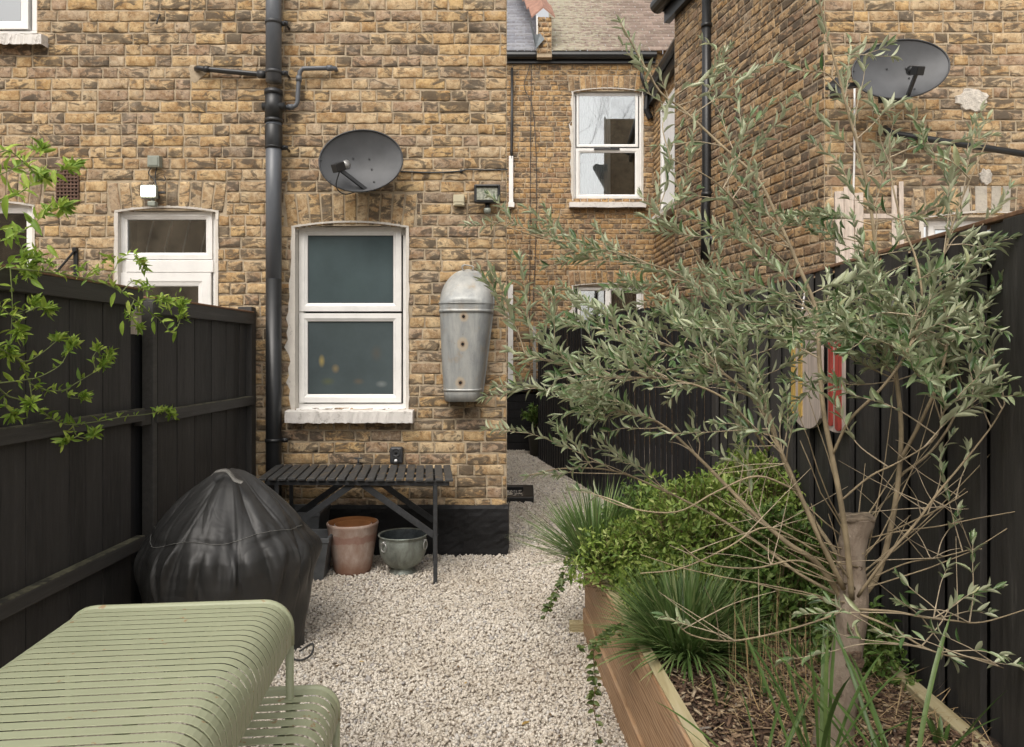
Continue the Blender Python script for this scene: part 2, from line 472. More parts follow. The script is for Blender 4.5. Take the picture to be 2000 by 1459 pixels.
# ---- windows
def frame_ring(mb, x0, x1, z0, z1, y, w, d):
    """flat bars butted around a rectangle; face at y, thickness d"""
    mb.bb(x0, x1, y, y+d, z1-w, z1); mb.bb(x0, x1, y, y+d, z0, z0+w)
    mb.bb(x0, x0+w, y, y+d, z0+w, z1-w); mb.bb(x1-w, x1, y, y+d, z0+w, z1-w)
def sash_mesh(x0, x1, z0, z1, y, w, d):
    """mitred pvc section with a stepped profile, so that the corners show their 45 degree joint"""
    V = []; Fq = []
    prof = [(0, 0.04), (0, 0), (.62*w, 0), (.72*w, .006), (w-.004, .012), (w, .018), (w, d)]
    cs = [(x0, z0, 1, 1), (x1, z0, -1, 1), (x1, z1, -1, -1), (x0, z1, 1, -1)]
    for (cx, cz, sx, sz) in cs:
        for (a, dy) in prof: V.append((cx+sx*a, y+dy, cz+sz*a))
    k = len(prof)
    for i in range(4):
        j = (i+1) % 4
        for a in range(k-1): Fq.append((i*k+a, j*k+a, j*k+a+1, i*k+a+1))
    m = MB(); m.V = [Vector(v) for v in V]; m.F = Fq; return m
def bead(mb, x0, x1, z0, z1, y, t=.004):
    for (a, b) in (((x0, z0), (x1, z0)), ((x1, z0), (x1, z1)), ((x1, z1), (x0, z1)), ((x0, z1), (x0, z0))):
        mb.bar((a[0], y, a[1]), (b[0], y, b[1]), t, t, up=(0,1,0))
M['gasket'] = simple('dark_gasket', (.03,.03,.03), .6, bmp=0)

def window(parent, hole, y, panes, glass, reveal_d=.085, arch=.04, x_off=0., gp=None, fw=.04, label=None, rev=True, name='window', curtain=None):
    """hole = world x0,x1,z0,z1. panes: list of (x0,x1,z0,z1,kind) sashes inside; y = wall face"""
    x0, x1, z0, z1 = hole
    fy = y+reveal_d
    fr = MB(); frame_ring(fr, x0+.012, x1-.012, z0+.01, z1-.012, fy, fw, .06)
    w = fr.build(name, M['pvc'], parent, bevel=.003)
    if label: w['label'] = label
    for (a, b, c, d, sw, g) in panes:
        s = sash_mesh(a, b, c, d, fy-.014, sw, .05).build('sash', M['pvc'], w)
        gk = MB(); bead(gk, a+sw, b-sw, c+sw, d-sw, fy+.006); gk.build('gasket', M['gasket'], w)
        pn = MB(); pn.bb(a+sw-.006, b-sw+.006, fy+.010, fy+.016, c+sw-.006, d-sw+.006); pn.build('pane', M[g], w)
    if rev:
        # painted reveal: ragged-edged plaster lining, with the shallow arch above
        rv = MB(); n = 26
        def strip(pa, pb, e):   # pa, pb functions t-> outer point ; e depth
            pass
        rr = random.Random(int(abs(x0*1000))); t = .016
        ys = y-.004
        # jambs
        for sx, xx in ((1, x0), (-1, x1)):
            pts = []
            for i in range(n+1):
                z = z0+(z1-z0)*i/n
                o = -sx*(.004+abs(rr.gauss(0, .006)))*(1.6 if sx > 0 else .7)*(2.4 if sx > 0 and .05 < i/n < .72 else 1)
                pts.append((xx+o, z))
            for i in range(n):
                (a, za), (b, zb) = pts[i], pts[i+1]
                A, B = (a, ys, za), (b, ys, zb); C, D = (xx+sx*t, ys+.003, zb), (xx+sx*t, ys+.003, za)
                E, G = (xx+sx*t*1.2, fy+.01, zb), (xx+sx*t*1.2, fy+.01, za)
                if sx > 0: rv.quad(A, D, C, B); rv.quad(D, G, E, C)
                else: rv.quad(D, A, B, C); rv.quad(G, D, C, E)
        # arched head
        for i in range(n):
            def P(i):
                s = i/n; xx = x0-.005+(x1-x0+.01)*s; q = (2*s-1)
                return xx, z1+arch*(1-q*q)-.004, z1-.012
            xa, ta, ba = P(i); xb, tb, bbm = P(i+1)
            ja, jb = abs(rr.gauss(0,.003)), abs(rr.gauss(0,.003))
            rv.quad((xa, ys, ta-.012), (xb, ys, tb-.012), (xb, ys-.002, tb+jb), (xa, ys-.002, ta+ja))
            rv.quad((xa, fy+.01, ta-.018), (xb, fy+.01, tb-.018), (xb, ys, tb-.012), (xa, ys, ta-.012))
            rv.quad((xa, fy+.008, ba-.03), (xb, fy+.008, bbm-.03), (xb, fy+.008, tb), (xa, fy+.008, ta))
        rv.build('reveal', M['reveal'], w)
    rm = MB(); rm.bb(x0-.3, x1+.3, y+.55, y+.56, z0-.1, z1+.1)
    return w

def hole_w(h, X0=WX0): return (h[0]+X0, h[1]+X0, h[2], h[3])
d2 = WD+.085
hw = hole_w(H_win)
w1 = window(house, hw, WD, [(Xp(585,d2), Xp(784,d2), Zp(608,d2), Zp(444,d2), .062, 'frost'), (Xp(585,d2), Xp(784,d2), Zp(786,d2), Zp(612,d2), .062, 'frost_flowers')],
            'frost', label='white framed two-pane frosted window beside the tin bath')
# sill of the main window
def sill(parent, x0, x1, z0, z1, y0, y1, mat, slope=.02, nx=40, jit=.0025, name='sill'):
    V = []; Fq = []
    for i in range(nx+1):
        x = x0+(x1-x0)*i/nx; j = lambda s=1: random.gauss(0, jit*s)
        V += [(x, y0+j(), z0+j()), (x, y0+j(), z1-slope+j()), (x, y0+.02, z1-slope*.75+j()), (x, y1, z1), (x, y1, z0)]
    for i in range(nx):
        for k in range(4): a = i*5+k; Fq.append((a, a+5, a+6, a+1))
    Fq.append((0,1,2,3,4)); Fq.append(tuple(nx*5+k for k in (4,3,2,1,0)))
    return raw(name, V, Fq, mat, parent)
sill(w1, Xp(557,5.43), Xp(806,5.43), Zp(826,5.43), Zp(803,5.43)+.015, WD-.09, WD+.1, M['white_rough'])
nb = MB(); nb.bb(hw[0]+.02, hw[1]-.02, WD+.0, WD+.10, hw[2]-.03, hw[2]+.02); nb.build('sill_upstand', M['pvc'], w1, bevel=.004)

hd = hole_w(H_door)
w2 = window(house, hd, WD, [(Xp(236,d2), Xp(419,d2), Zp(508,d2), Zp(416,d2), .052, 'glass')], 'glass', reveal_d=.055, arch=.035, fw=.045, name='door', label='white back door with a glazed top light, below the lit flood light')
tr = MB(); tr.bb(hd[0]+.05, hd[1]-.05, WD+.04, WD+.1, Zp(533,d2), Zp(509,d2)); tr.build('transom', M['pvc'], w2, bevel=.005)
s = sash_mesh(Xp(240,d2), Xp(417,d2), .2, Zp(534,d2), WD+.035, .10, .05).build('door_leaf', M['pvc'], w2)
pn = MB(); pn.bb(Xp(250,d2), Xp(410,d2), WD+.07, WD+.078, .25, Zp(545,d2)); pn.build('pane', M['glass'], w2)
hl = hole_w(H_left)
w3 = window(house, hl, WD, [(hl[0]+.06, hl[1]-.035, .9, Zp(402,d2), .058, 'glass')], 'glass', reveal_d=.05, arch=.035, label='white window at the left edge, half hidden behind the climber')
ht = hole_w(H_top)
w4 = window(house, ht, WD, [(ht[0]+.04, Xp(67,d2), Zp(64,d2), 4.55, .065, 'curtainglass' if 0 else 'glass')], 'glass', reveal_d=.03, arch=.0, rev=False, label='white upper window at the top left corner')
sill(w4, Xp(-80,5.45), Xp(84,5.45), Zp(88,5.45), Zp(66,5.45)+.01, WD-.08, WD+.05, M['white_rough'])
cu = MB(); cu.bb(ht[0], ht[1], WD+.12, WD+.13, ht[2], ht[3]); cu.build('curtain', M['curtain'], w4)
for (w_, h_) in ((w2, hd), (w3, hl)):
    cu = MB(); cu.bb(h_[0], h_[1], WD+.30, WD+.31, h_[2], h_[3]); cu.build('pane_lightener', simple('grey_brown_lightener', (.13,.12,.11), .9, var=.3, scale=2, bmp=0), w_)  # grey-brown sheet added behind the glass to lighten the too-dark panes
# dark curtain folds behind the door light
cu = MB()
for i in range(5):
    x = hd[0]+.1+i*.14; cu.tube([(x, WD+.2, hd[3]-.5), (x+.03, WD+.2, hd[3]-.25), (x+.09, WD+.2, hd[3])], .006, 5)
cu.build('net_curtain', M['curtain'], w2)

# ================================================================== things on the main wall
# soil stack
sp = thing('drainpipe', 'thick blue-grey painted soil pipe with a black lower end, fixed between the two windows', 'drainpipe', (Xp(534,WD-.1), WD-.095, 0))
PX, PY = Xp(534, WD-.1), WD-.095
def loc(mb): mb.V = [Vector(v)-Vector((PX,PY,0)) for v in mb.V]; return mb
pr = .0555
z_split = Zp(545, PY)
m = MB(); m.tube([(PX,PY,z_split), (PX,PY,Zp(216,PY))], pr, 28); m.tube([(PX,PY,Zp(160,PY)), (PX,PY,4.6)], pr, 28); loc(m).build('upper_pipe', M['grey_pipe'], sp, True)
m = MB(); m.tube([(PX,PY,-.02), (PX,PY,z_split)], pr, 28); loc(m).build('lower_pipe', M['black_plastic'], sp, True)
m = MB(); m.tube([(PX,PY,Zp(290,PY)), (PX,PY,Zp(286,PY)), (PX,PY,Zp(247,PY)), (PX,PY,Zp(245,PY))], [pr+.001, pr+.006, pr+.006, pr+.001], 28)
m.tube([(PX,PY,Zp(240,PY)), (PX,PY,Zp(176,PY))], pr+.006, 28)
m.tube([(PX,PY,Zp(186,PY)), (PX,PY,Zp(177,PY))], pr+.010, 28); m.tube([(PX,PY,Zp(240,PY)), (PX,PY,Zp(233,PY))], pr+.009, 28)
m.tube([(PX-.075,PY-.01,Zp(209,PY)), (PX+.085,PY-.01,Zp(209,PY))], .030, 20)
loc(m).build('collar', M['black_plastic'], sp, True)
for py in (45, 142, 288, 860):
    m = MB(); z = Zp(py, PY)
    m.tube([(PX,PY,z-.013), (PX,PY,z+.013)], pr+.005, 28)
    m.bb(PX+pr-.005, PX+.1, PY+.0, PY+.02, z-.015, z+.015); m.tube([(PX+.085, PY-.02, z), (PX+.085, WD, z)], .009, 10)
    loc(m).build('bracket', M['black_plastic'] if py > 200 else M['iron'], sp, True)
def elbow_pipe(name, label, pts, r, mat, group=None):
    a = Vector(pts[0]); t = thing(name, label, 'pipe', a, 0, group)
    m = MB(); m.tube([Vector(p)-a for p in pts], r, 14); m.build('tube', mat, t, True)
    for i in range(1, len(pts)-1):
        if (Vector(pts[i])-Vector(pts[i-1])).length > .07:
            m = MB(); d = (Vector(pts[i])-Vector(pts[i-1])).normalized(); p = Vector(pts[i])-a; m.tube([p-d*.035, p+d*.004], r+.005, 14); m.build('coupling', mat, t, True)
    return t
W_ = lambda px, py, off=.05: (Xp(px, WD-off), WD-off, Zp(py, WD-off))
elbow_pipe('waste_pipe', 'black waste pipe running left from the soil pipe to a hole in the brick', [W_(518,146), W_(505,145), W_(400,135), W_(389,133), W_(384,134,.02), W_(384,136,-.02)], .0195, M['black_plastic'])
m = MB(); m.tube([W_(519,146,.05), W_(504,145,.05)], .028, 16); o = m.build('pipe_coupling', M['iron'], None, True); tag(o, 'short grey coupling where the left waste pipe joins the soil pipe', 'pipe coupling')
elbow_pipe('waste_pipe', 'cranked grey waste pipe rising right of the soil pipe', [W_(552,210), W_(572,209), W_(578,206), W_(581,199), W_(584,150), W_(586,140), W_(592,134), W_(648,133), W_(655,134,.03), W_(657,138,-.02)], .0165, M['grey_pipe'])
m = MB(); m.lathe([(.0,-.001), (.05,.0), (.062,.004), (.045,.006), (0,.006)], n=14, fn=lambda r, z, t: (r*(1+.25*math.sin(3*t+1)), z))
m.ext(Matrix.Translation(W_(384,143,.001)) @ Matrix.Rotation(R(90), 4, 'X')); tag(m.build('mortar_patch', M['mortar'], None), 'grey mortar patch round the end of the left waste pipe', 'mortar patch')

# satellite dishes
def dish(px, py, depth, w, h, yaw, pitch, roll, label, arm_to, lnb_rot=0):
    t = thing('satellite_dish', label, 'satellite dish', at(px, py, depth), 0, 'satellite dishes on the brick walls')
    Rm = Matrix.Rotation(R(yaw), 4, 'Z') @ Matrix.Rotation(R(pitch), 4, 'X') @ Matrix.Rotation(R(roll), 4, 'Y')
    m = MB(); rings = 12; n = 56; V = []; Fq = []
    def pt(r, th, back=0): return Rm @ Vector((r*w/2*math.cos(th), .075*(1-r*r)-.03+back, r*h/2*math.sin(th)))
    for side in (0, 1):
        for i in range(rings+1):
            for k in range(n): V.append(pt(i/rings, 2*math.pi*k/n, side*.008))
    for side in (0, 1):
        b = side*(rings+1)*n
        for i in range(rings):
            for k in range(n):
                k2 = (k+1) % n; q = (b+i*n+k, b+(i+1)*n+k, b+(i+1)*n+k2, b+i*n+k2)
                Fq.append(q if side == 0 else q[::-1])
    m.V, m.F = V, Fq; m.build('reflector', M['dish'], t, True)
    m = MB(); m.tube([pt(1.0, 2*math.pi*k/n) for k in range(n+1)], .0065, 8, cap=False); m.build('rim', M['iron'], t, True)
    base = pt(.92, -math.pi/2)+Vector((0,.0,0)); tip = Vector(arm_to)
    m = MB(); m.bar(base+Vector((0,.02,-.01)), tip, .022, .026); m.build('arm', M['iron'], t, bevel=.002)
    l = MB(); d = (pt(0,0)-tip).normalized()
    l.bar(tip+Vector((0,-.01,.01))-d*.05, tip+d*.03+Vector((0,-.005,.02)), .055, .06); lo = l.build('receiver', M['black_plastic'], t, bevel=.006)
    l = MB(); l.tube([tip+d*.03+Vector((0,0,.02)), tip+d*.075+Vector((0,0,.022))], [.03,.034], 16); l.build('feed_horn', M['pale_metal'] if lnb_rot == 0 else M['black_plastic'], lo, True)
    m = MB()
    for (rr, th) in ((.25,.6),(.3,2.2),(.3,-.8),(.72,-1.3),(.97,-2.6),(.97,2.9)): p = pt(rr, th, -.004); m = MB(); m.box(p, (.010,.008,.010)); m.build('bolt', M['iron'], t)
    m = MB(); back = pt(0,0,.02); m.bar(back, Vector((back.x-.02, .02+abs(depth-0)*0+.15, back.z-.10)), .05, .05); m.bar(Vector((back.x-.08,.16,back.z-.1)), Vector((back.x+.08,.16,back.z-.1)), .02, .12)
    m.build('mount', M['iron'], t)
    return t
t = dish(706, 317, WD-.19, .585, .455, 10, -8, -12, 'dark oval satellite dish above the frosted window', (-.12,-.14,-.085))
m = MB(); m.tube(catmull([(-.12,-.14,-.09), (-.15,-.12,-.20), (-.10,-.08,-.245), (-.01,-.03,-.21), (.03,.04,-.19)], 5), .0045, 6); m.build('cable', M['black_plastic'], t, True)
t = dish(1756, 139, 5.38, .68, .47, -6, -14, -10, 'dark oval satellite dish high on the right neighbour wall', (.02,-.20,-.09), 1)
m = MB(); m.bar((-.50,.05,-.10), (-.2,.1,-.06), .05, .03); m.box((-.42,.09,-.09), (.05,.1,.12)); m.build('wall_bracket', M['iron'], t)

# cable to corner
m = MB(); m.tube(catmull([W_(782,335,.01), W_(850,337,.008), W_(900,334,.01), W_(912,331,.012), W_(950,332,.01), W_(992,331,.01)], 6), .0055, 6)
m.tube([W_(900,337,.01), W_(901,331,.01)], .009, 6)
tag(m.build('cable', M['iron'], None, True), 'thin cable strung along the brick right of the left dish', 'cable')
# junction box cream
t = thing('junction_box', 'cream square junction box left of the dark flood light', 'junction box', W_(897,393,0))
m = MB(); m.box((0,-.022,0), (.082,.044,.082)); m.build('body', M['cream'], t, bevel=.005)
m = MB(); m.box((0,-.046,.012), (.076,.004,.05)); m.box((0,-.0465,-.027), (.05,.003,.012)); m.build('lid', M['cream'], t, bevel=.001)
# flood light (unlit)
M['flood_glass'] = simple('ribbed_flood_glass', (.30,.31,.25), .25, var=.5, scale=60, bmp=.5, stretch=(1,1,1))
t = thing('flood_light', 'unlit black flood light with ribbed grey glass beside the cream box', 'flood light', W_(953,384,0))
m = MB(); m.box((0,-.09,0), (.19,.05,.135)); m.box((0,-.125,.052), (.165,.03,.018)); m.build('housing', M['black_plastic'], t, bevel=.009)
m = MB(); m.box((0,-.117,-.004), (.15,.008,.09)); m.build('glass', M['flood_glass'], t, bevel=.002)
m = MB(); m.tube([(0,-.06,-.07), (0,-.07,-.10)], .018, 12); m.box((0,-.03,-.03), (.05,.06,.05)); m.build('sensor_arm', M['black_plastic'], t, True)
m = MB(); m.lathe([(0,-.03),(.02,-.027),(.026,-.01),(.026,.01),(0,.012)], (0,-.075,-.113), 16); m.build('motion_sensor', M['grey_plastic'], t, True)
# junction box grey + lit flood light
t = thing('junction_box', 'grey junction box above the lit flood light', 'junction box', W_(306,318,0))
m = MB(); m.box((0,-.027,0), (.088,.05,.082)); m.box((0,-.054,0), (.07,.006,.066)); m.build('body', M['grey_plastic'], t, bevel=.006)
m = MB(); m.tube(catmull([(-.03,-.02,-.04),(-.055,-.012,-.08),(-.02,-.012,-.12),(0,-.02,-.15),(.01,-.03,-.19)], 5), .004, 6); m.tube(catmull([(.01,-.02,-.04),(0,-.02,-.1),(.01,-.02,-.2)], 4), .004, 6); m.tube(catmull([(.02,-.01,-.13),(.07,-.01,-.13),(.06,-.01,-.1)],4), .0035, 6); m.build('wire', M['iron'], t, True)
em = bpy.data.materials.new('lit_lamp'); em.use_nodes = True; nt = NT(em); nt.n.clear()
e = nt.new('ShaderNodeEmission', {'Color': (1,.93,.78,1), 'Strength': 22.}); oo = nt.new('ShaderNodeOutputMaterial'); nt.l.new(e.outputs[0], oo.inputs[0])
t = thing('flood_light', 'small flood light, switched on and glowing, over the white back door', 'flood light', W_(303,379,0))
m = MB(); m.box((-.005,-.075,.0), (.118,.035,.098)); m.build('housing', M['grey_plastic'], t, bevel=.006)
m = MB(); m.box((-.005,-.096,.002), (.098,.008,.074)); m.build('lamp_glass', em, t, bevel=.003)
m = MB(); m.box((.02,-.03,-.02), (.03,.06,.03)); m.bar((.05,-.05,.0), (.10,-.05,.0), .02, .014); m.build('bracket', M['iron'], t, bevel=.002)
m = MB(); m.tube([(.01,-.06,-.045), (.015,-.06,-.07)], .013, 10); m.box((.018,-.07,-.088), (.055,.05,.034)); m.build('motion_sensor', M['grey_plastic'], t, bevel=.006)
# air brick
t = thing('air_brick', 'square-holed terracotta air brick between the left window and the back door', 'air vent', W_(133,364,0))
m = MB(); W2, H2 = .160, .235; nx, nz = 6, 9
for i in range(nx+1): x = -W2/2+W2*i/nx; m.bb(x-.0055-(0), x+.0055, -.012, .01, -H2/2-.005, H2/2+.005)
for j in range(nz+1): z = -H2/2+H2*j/nz; m.bb(-W2/2-.005, W2/2+.005, -.0145, .01, z-.0055, z+.0055)
m.build('grille', M['terra_vent'], t)
m = MB(); m.bb(-W2/2, W2/2, .0, .008, -H2/2, H2/2); m.build('backing', M['hole'], t)
# black iron bracket above fence
t = thing('wall_bracket', 'bent black iron bracket on the brick above the left fence', 'bracket', W_(150,500,0))
m = MB(); m.bar((-.0,-.02,.04), (-.14,-.06,-.16), .022, .012); m.bar((0,-.012,.05), (.0,-.012,-.2), .03, .014); m.box((0,-.02,.045), (.03,.03,.03)); m.build('arm', M['black_plastic'], t, bevel=.002)
# nail / hook
m = MB(); m.tube([W_(312,28,.0), W_(308,38,.05), W_(306,47,.055)], .006, 6); tag(m.build('hook', M['iron'], None, True), 'small old metal hook high on the brick left of the soil pipe', 'hook')
# twin socket/speaker
t = thing('outdoor_speaker', 'small dark two-hole speaker on the brick just above the slatted table', 'speaker', W_(776,888,0))
m = MB(); m.box((0,-.028,0), (.095,.055,.125)); m.build('body', M['iron'], t, bevel=.014)
for z, r_, mt in ((.022,.030,'iron'), (-.035,.022,'iron')):
    m = MB(); m.lathe([(r_*1.05,0),(r_*1.0,.006),(r_*.85,.004),(r_*.5,-.008),(0,-.01)], n=24); m.ext(Matrix.Translation((0,-.056,z)) @ Matrix.Rotation(R(90),4,'X')); c = m.build('cone', M['gasket'], t, True)
    m = MB(); m.lathe([(.011,0),(.009,.006),(0,.008)], n=14); m.ext(Matrix.Translation((0,-.056 if z > 0 else -.062,z)) @ Matrix.Rotation(R(90),4,'X')); m.build('cap', M['hole'] if z > 0 else M['curtain'], c, True)
t = thing('garden_tap', 'small dark tap low on the brick behind the slatted table', 'tap', W_(703,905,0))
m = MB(); m.tube([(0,0,0),(0,-.07,0),(0,-.085,-.01),(0,-.087,-.05)], .011, 10); m.tube([(0,-.05,.0),(0,-.05,.045)], .008, 10); m.build('body', M['iron'], t, True)
m = MB(); m.bar((-.03,-.05,.045), (.03,-.05,.045), .014, .01); m.build('handle', M['iron'], t, bevel=.003)

# tin bath
def galvan(name):
    m, nt, b = base_mat(name); v = coord(nt)
    c = ramp(nt, noise(nt, coord(nt, (1,1,.25)), 9, 8, .7, .3), [(.25, (.20,.21,.215)), (.5, (.36,.37,.36)), (.72, (.50,.50,.47))])
    c = mix(nt, ramp(nt, noise(nt, v, 7, 7, .7), [(.56, 0), (.72, .55)]), c, (.36,.27,.16))
    c = mix(nt, ramp(nt, noise(nt, v, 40, 5, .7), [(.62, 0), (.7, .4)]), c, (.14,.10,.07))
    for (px, py, r1, r2) in ((905,618,.0,.045), (903,672,.0,.055), (898,748,.0,.05)):
        p = at(px, py, WD-.26)
        d = nt.new('ShaderNodeVectorMath', {0: v, 1: p}, operation='SUBTRACT').outputs[0]
        d = nt.new('ShaderNodeVectorMath', {0: d, 1: (1,.02,.8)}, operation='MULTIPLY').outputs[0]
        d = nt.new('ShaderNodeVectorMath', {0: d}, operation='LENGTH').outputs['Value']
        d = math_(nt, 'ADD', d, math_(nt, 'MULTIPLY', noise(nt, v, 40, 3), .02))
        c = mix(nt, ramp(nt, d, [(r2*.8, .8), (r2, 0)]), c, (.50,.42,.31))
        c = mix(nt, ramp(nt, d, [(.018, .9), (.03, 0)]), c, (.16,.07,.03))
    nt.l.new(c, b.inputs['Base Color']); b.inputs['Metallic'].default_value = .35; b.inputs['Roughness'].default_value = .52
    bump(nt, b, noise(nt, v, 22, 5), .15, .006); return m
M['galv'] = galvan('galvanised_tin')
bath = thing('tin_bath', 'old galvanised tin bath hung upside down on the brick right of the window', 'tin bath', (0,0,0))
def bath_sections():
    S = []
    zb, zs, zt = Zp(783, WD-.1), Zp(590, WD-.15), Zp(528, WD)
    def cx(z): f = (z-zb)/(zt-zb); return Xp(903,WD-.1)*(1-f)+Xp(914,WD-.05)*f
    for i in range(13):
        f = i/12; z = zb+(zs-zb)*f
        S.append((z, cx(z), .128+.066*f**.8, .19+.05*f, 0))
    for i in range(1, 17):
        f = i/16; z = zs+(zt-zs)*f
        hw_ = .194*math.sqrt(max(0, 1-f**2.0)); S.append((z, cx(z), max(.004, hw_), .24*(1-f**1.25)+.012, 1))
    return S
S = bath_sections(); n = 20; V = []; Fq = []
for (z, cx, hw_, dp, k) in S:
    for i in range(n+1):
        a = math.pi*i/n; c_, s_ = math.cos(a), math.sin(a)
        e = .55 if k == 0 else .7
        V.append((cx-hw_*math.copysign(abs(c_)**e, c_), WD-.015-dp*abs(s_)**(e*.85), z))
for j in range(len(S)-1):
    for i in range(n): q = j*(n+1)+i; Fq.append((q, q+1, q+n+2, q+n+1))
Fq.append(tuple(reversed(range(n+1))))
o = raw('body', V, Fq, M['galv'], bath, smooth=True)
# rolled rim against the wall + bands
m = MB(); Lp = [Vector((s[1]-s[2]-.003, WD-.022, s[0])) for s in S]; Rp = [Vector((s[1]+s[2]+.003, WD-.022, s[0])) for s in reversed(S)]
m.tube(Lp+Rp, .0065, 8); m.build('rolled_rim', M['galv'], bath, True)
def band(zc, hgt, out):
    idx = min(range(13), key=lambda i: abs(S[i][0]-zc)); z, cx, hw_, dp, k = S[idx]; V = []; Fq = []
    for zz in (-hgt/2, hgt/2):
        for i in range(n+1):
            a = math.pi*i/n; c_, s_ = math.cos(a), math.sin(a)
            V.append((cx-(hw_+out)*math.copysign(abs(c_)**.55, c_), WD-.015-(dp+out)*abs(s_)**.47, zc+zz))
    for i in range(n): Fq.append((i, i+1, n+2+i, n+1+i))
    o = raw('band', V, Fq, M['galv'], bath, smooth=True); md = o.modifiers.new('solid', 'SOLIDIFY'); md.thickness = .003; md.offset = 1
band(Zp(607, WD-.2), .022, .003); band(Zp(592, WD-.2), .006, .004); band(Zp(762, WD-.2), .016, .003)
for (px, py) in ((905,618), (903,672), (898,748)):
    p = at(px, py, WD-.26)
    idx = min(range(13), key=lambda i: abs(S[i][0]-p.z)); dp = S[idx][3]
    m = MB(); m.lathe([(0,0),(.0105,0)], n=14); m.ext(Matrix.Translation((p.x, WD-.0175-dp, p.z)) @ Matrix.Rotation(R(90),4,'X')); m.build('drain_hole', M['hole'], bath)
m = MB(); zt = S[-1][0]; cx = S[-1][1]
m.tube(catmull([(cx-.03,WD-.03,zt-.01),(cx-.045,WD-.035,zt+.018),(cx-.035,WD-.035,zt+.035),(cx+.02,WD-.035,zt+.030),(cx+.04,WD-.035,zt+.018),(cx+.03,WD-.03,zt-.006)], 4), .0045, 8); m.tube([(cx-.03,WD,zt+.045),(cx-.03,WD-.05,zt+.032),(cx-.035,WD-.05,zt+.02)], .004, 6)
m.build('handle', M['galv'], bath, True)

# ================================================================== FAR WING, ROOF, NEIGHBOUR
FD = 12.2
far = thing('brick_house', 'brick rear wing with a tiled roof at the far end of the passage', 'house', (0,0,0))
FX0 = -1.5
def fu(px): return Xp(px, FD)-FX0
hA = (fu(1118), fu(1256), Zp(392, FD), Zp(178, FD)); hB = (fu(1118), fu(1256), 1.2, Zp(557, FD))
brick_wall(far, (FX0, FD, 0), (1,0,0), 3.6-FX0, 6.42, [hA, hB], [(hA[0], hA[1], hA[3]+.01, .24, .05), (hB[0], hB[1], hB[3]+.01, .24, .04)], nu=4, nv=3, mat='brick_far', mort='mortar_far', seed=8)
d3 = FD+.07
wA = window(far, (hA[0]+FX0, hA[1]+FX0, hA[2], hA[3]), FD, [(Xp(1126,d3), Xp(1246,d3), Zp(287,d3), Zp(181,d3), .045, 'glass'), (Xp(1122,d3)+.02, Xp(1252,d3)-.03, Zp(388,d3), Zp(290,d3), .07, 'glass')], 'glass', reveal_d=.07, arch=.06, label='white upper window with a bare tree reflected in it')
m = MB(); m.bar((Xp(1160,d3-.03), d3-.03, Zp(292,d3)), (Xp(1210,d3-.03), d3-.03, Zp(292,d3)), .02, .02); m.build('trickle_vent', M['iron'], wA)
sill(wA, Xp(1112,FD-.1), Xp(1262,FD-.1), Zp(405,FD-.1), Zp(394,FD-.1)+.01, FD-.12, FD+.06, M['white_rough'], nx=16)
m = MB(); V = []
for i in range(30):
    x = hA[0]+FX0+.05+i*.02
    m.quad((x, FD+.22+.02*(i%2), hA[2]), (x+.02, FD+.22+.02*((i+1)%2), hA[2]), (x+.02, FD+.22+.02*((i+1)%2), hA[3]), (x, FD+.22+.02*(i%2), hA[3]))
m.build('curtain', M['curtain'], wA)
wB = window(far, (hB[0]+FX0, hB[1]+FX0, hB[2], hB[3]), FD, [(Xp(1128,d3), Xp(1188,d3), 1.3, Zp(562,d3), .05, 'glass'), (Xp(1188,d3), Xp(1249,d3), 1.3, Zp(562,d3), .05, 'glass')], 'glass', reveal_d=.07, arch=.04, label='white lower window just above the black fence')
m = MB()
for i in range(50):
    x = hB[0]+FX0+.05+i*.021
    m.quad((x, FD+.2+.02*(i%2), hB[2]), (x+.021, FD+.2+.02*((i+1)%2), hB[2]), (x+.021, FD+.2+.02*((i+1)%2), hB[3]), (x, FD+.2+.02*(i%2), hB[3]))
m.build('curtain', simple('grey_net', (.20,.19,.18), .9, bmp=0), wB)
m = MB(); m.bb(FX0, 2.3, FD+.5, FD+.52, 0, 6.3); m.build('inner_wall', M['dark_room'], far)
# splayed side wall B
def side_wall(parent, p_far, p_near, H, holes, seed, **kw):
    a, b = Vector((p_far[0], p_far[1], 0)), Vector((p_near[0], p_near[1], 0)); return brick_wall(parent, a, (b-a), (b-a).length, H, holes, seed=seed, **kw)
sB = Vector((.05,-1,0)).normalized()
def bu(px):   # distance along B from its far corner for a pixel column
    z = (2.07+.05*12.2)/((px-CX)/F+.05); return (12.2-z)/.9988
side_wall(far, (2.07,12.2), (2.24,8.8), 5.9, [(bu(1291), bu(1316)+.3, 3.62, 5.35)], 12, nu=3, nv=1, mat='brick_far', mort='mortar_far')
oB = Vector((2.07,12.2,0)); nB = sB.cross(Vector((0,0,1)))
m = MB(); u0, u1 = bu(1291), bu(1316)+.3
def PB(u, z, off): return oB+sB*u+nB*off+Vector((0,0,z))
m.quad(PB(u0,3.62,-.02), PB(u1,3.62,-.02), PB(u1,5.35,-.02), PB(u0,5.35,-.02)); pane = m
wC = MB()
for (a, b, c, d) in ((u0,u0+.07,3.62,5.35),(u1-.07,u1,3.62,5.35),(u0+.07,u1-.07,5.27,5.35),(u0+.07,u1-.07,3.62,3.72)):
    vs = [PB(a,c,.01),PB(b,c,.01),PB(b,d,.01),PB(a,d,.01)]; wC.quad(*vs); wC.quad(*[v-nB*.06 for v in reversed(vs)]); 
    for i in range(4): j = (i+1)%4; wC.quad(vs[j], vs[i], vs[i]-nB*.06, vs[j]-nB*.06)
wCo = wC.build('window', M['pvc'], far); wCo['label'] = 'narrow white side window seen edge-on'
pane.build('pane', M['curtain'], wCo)
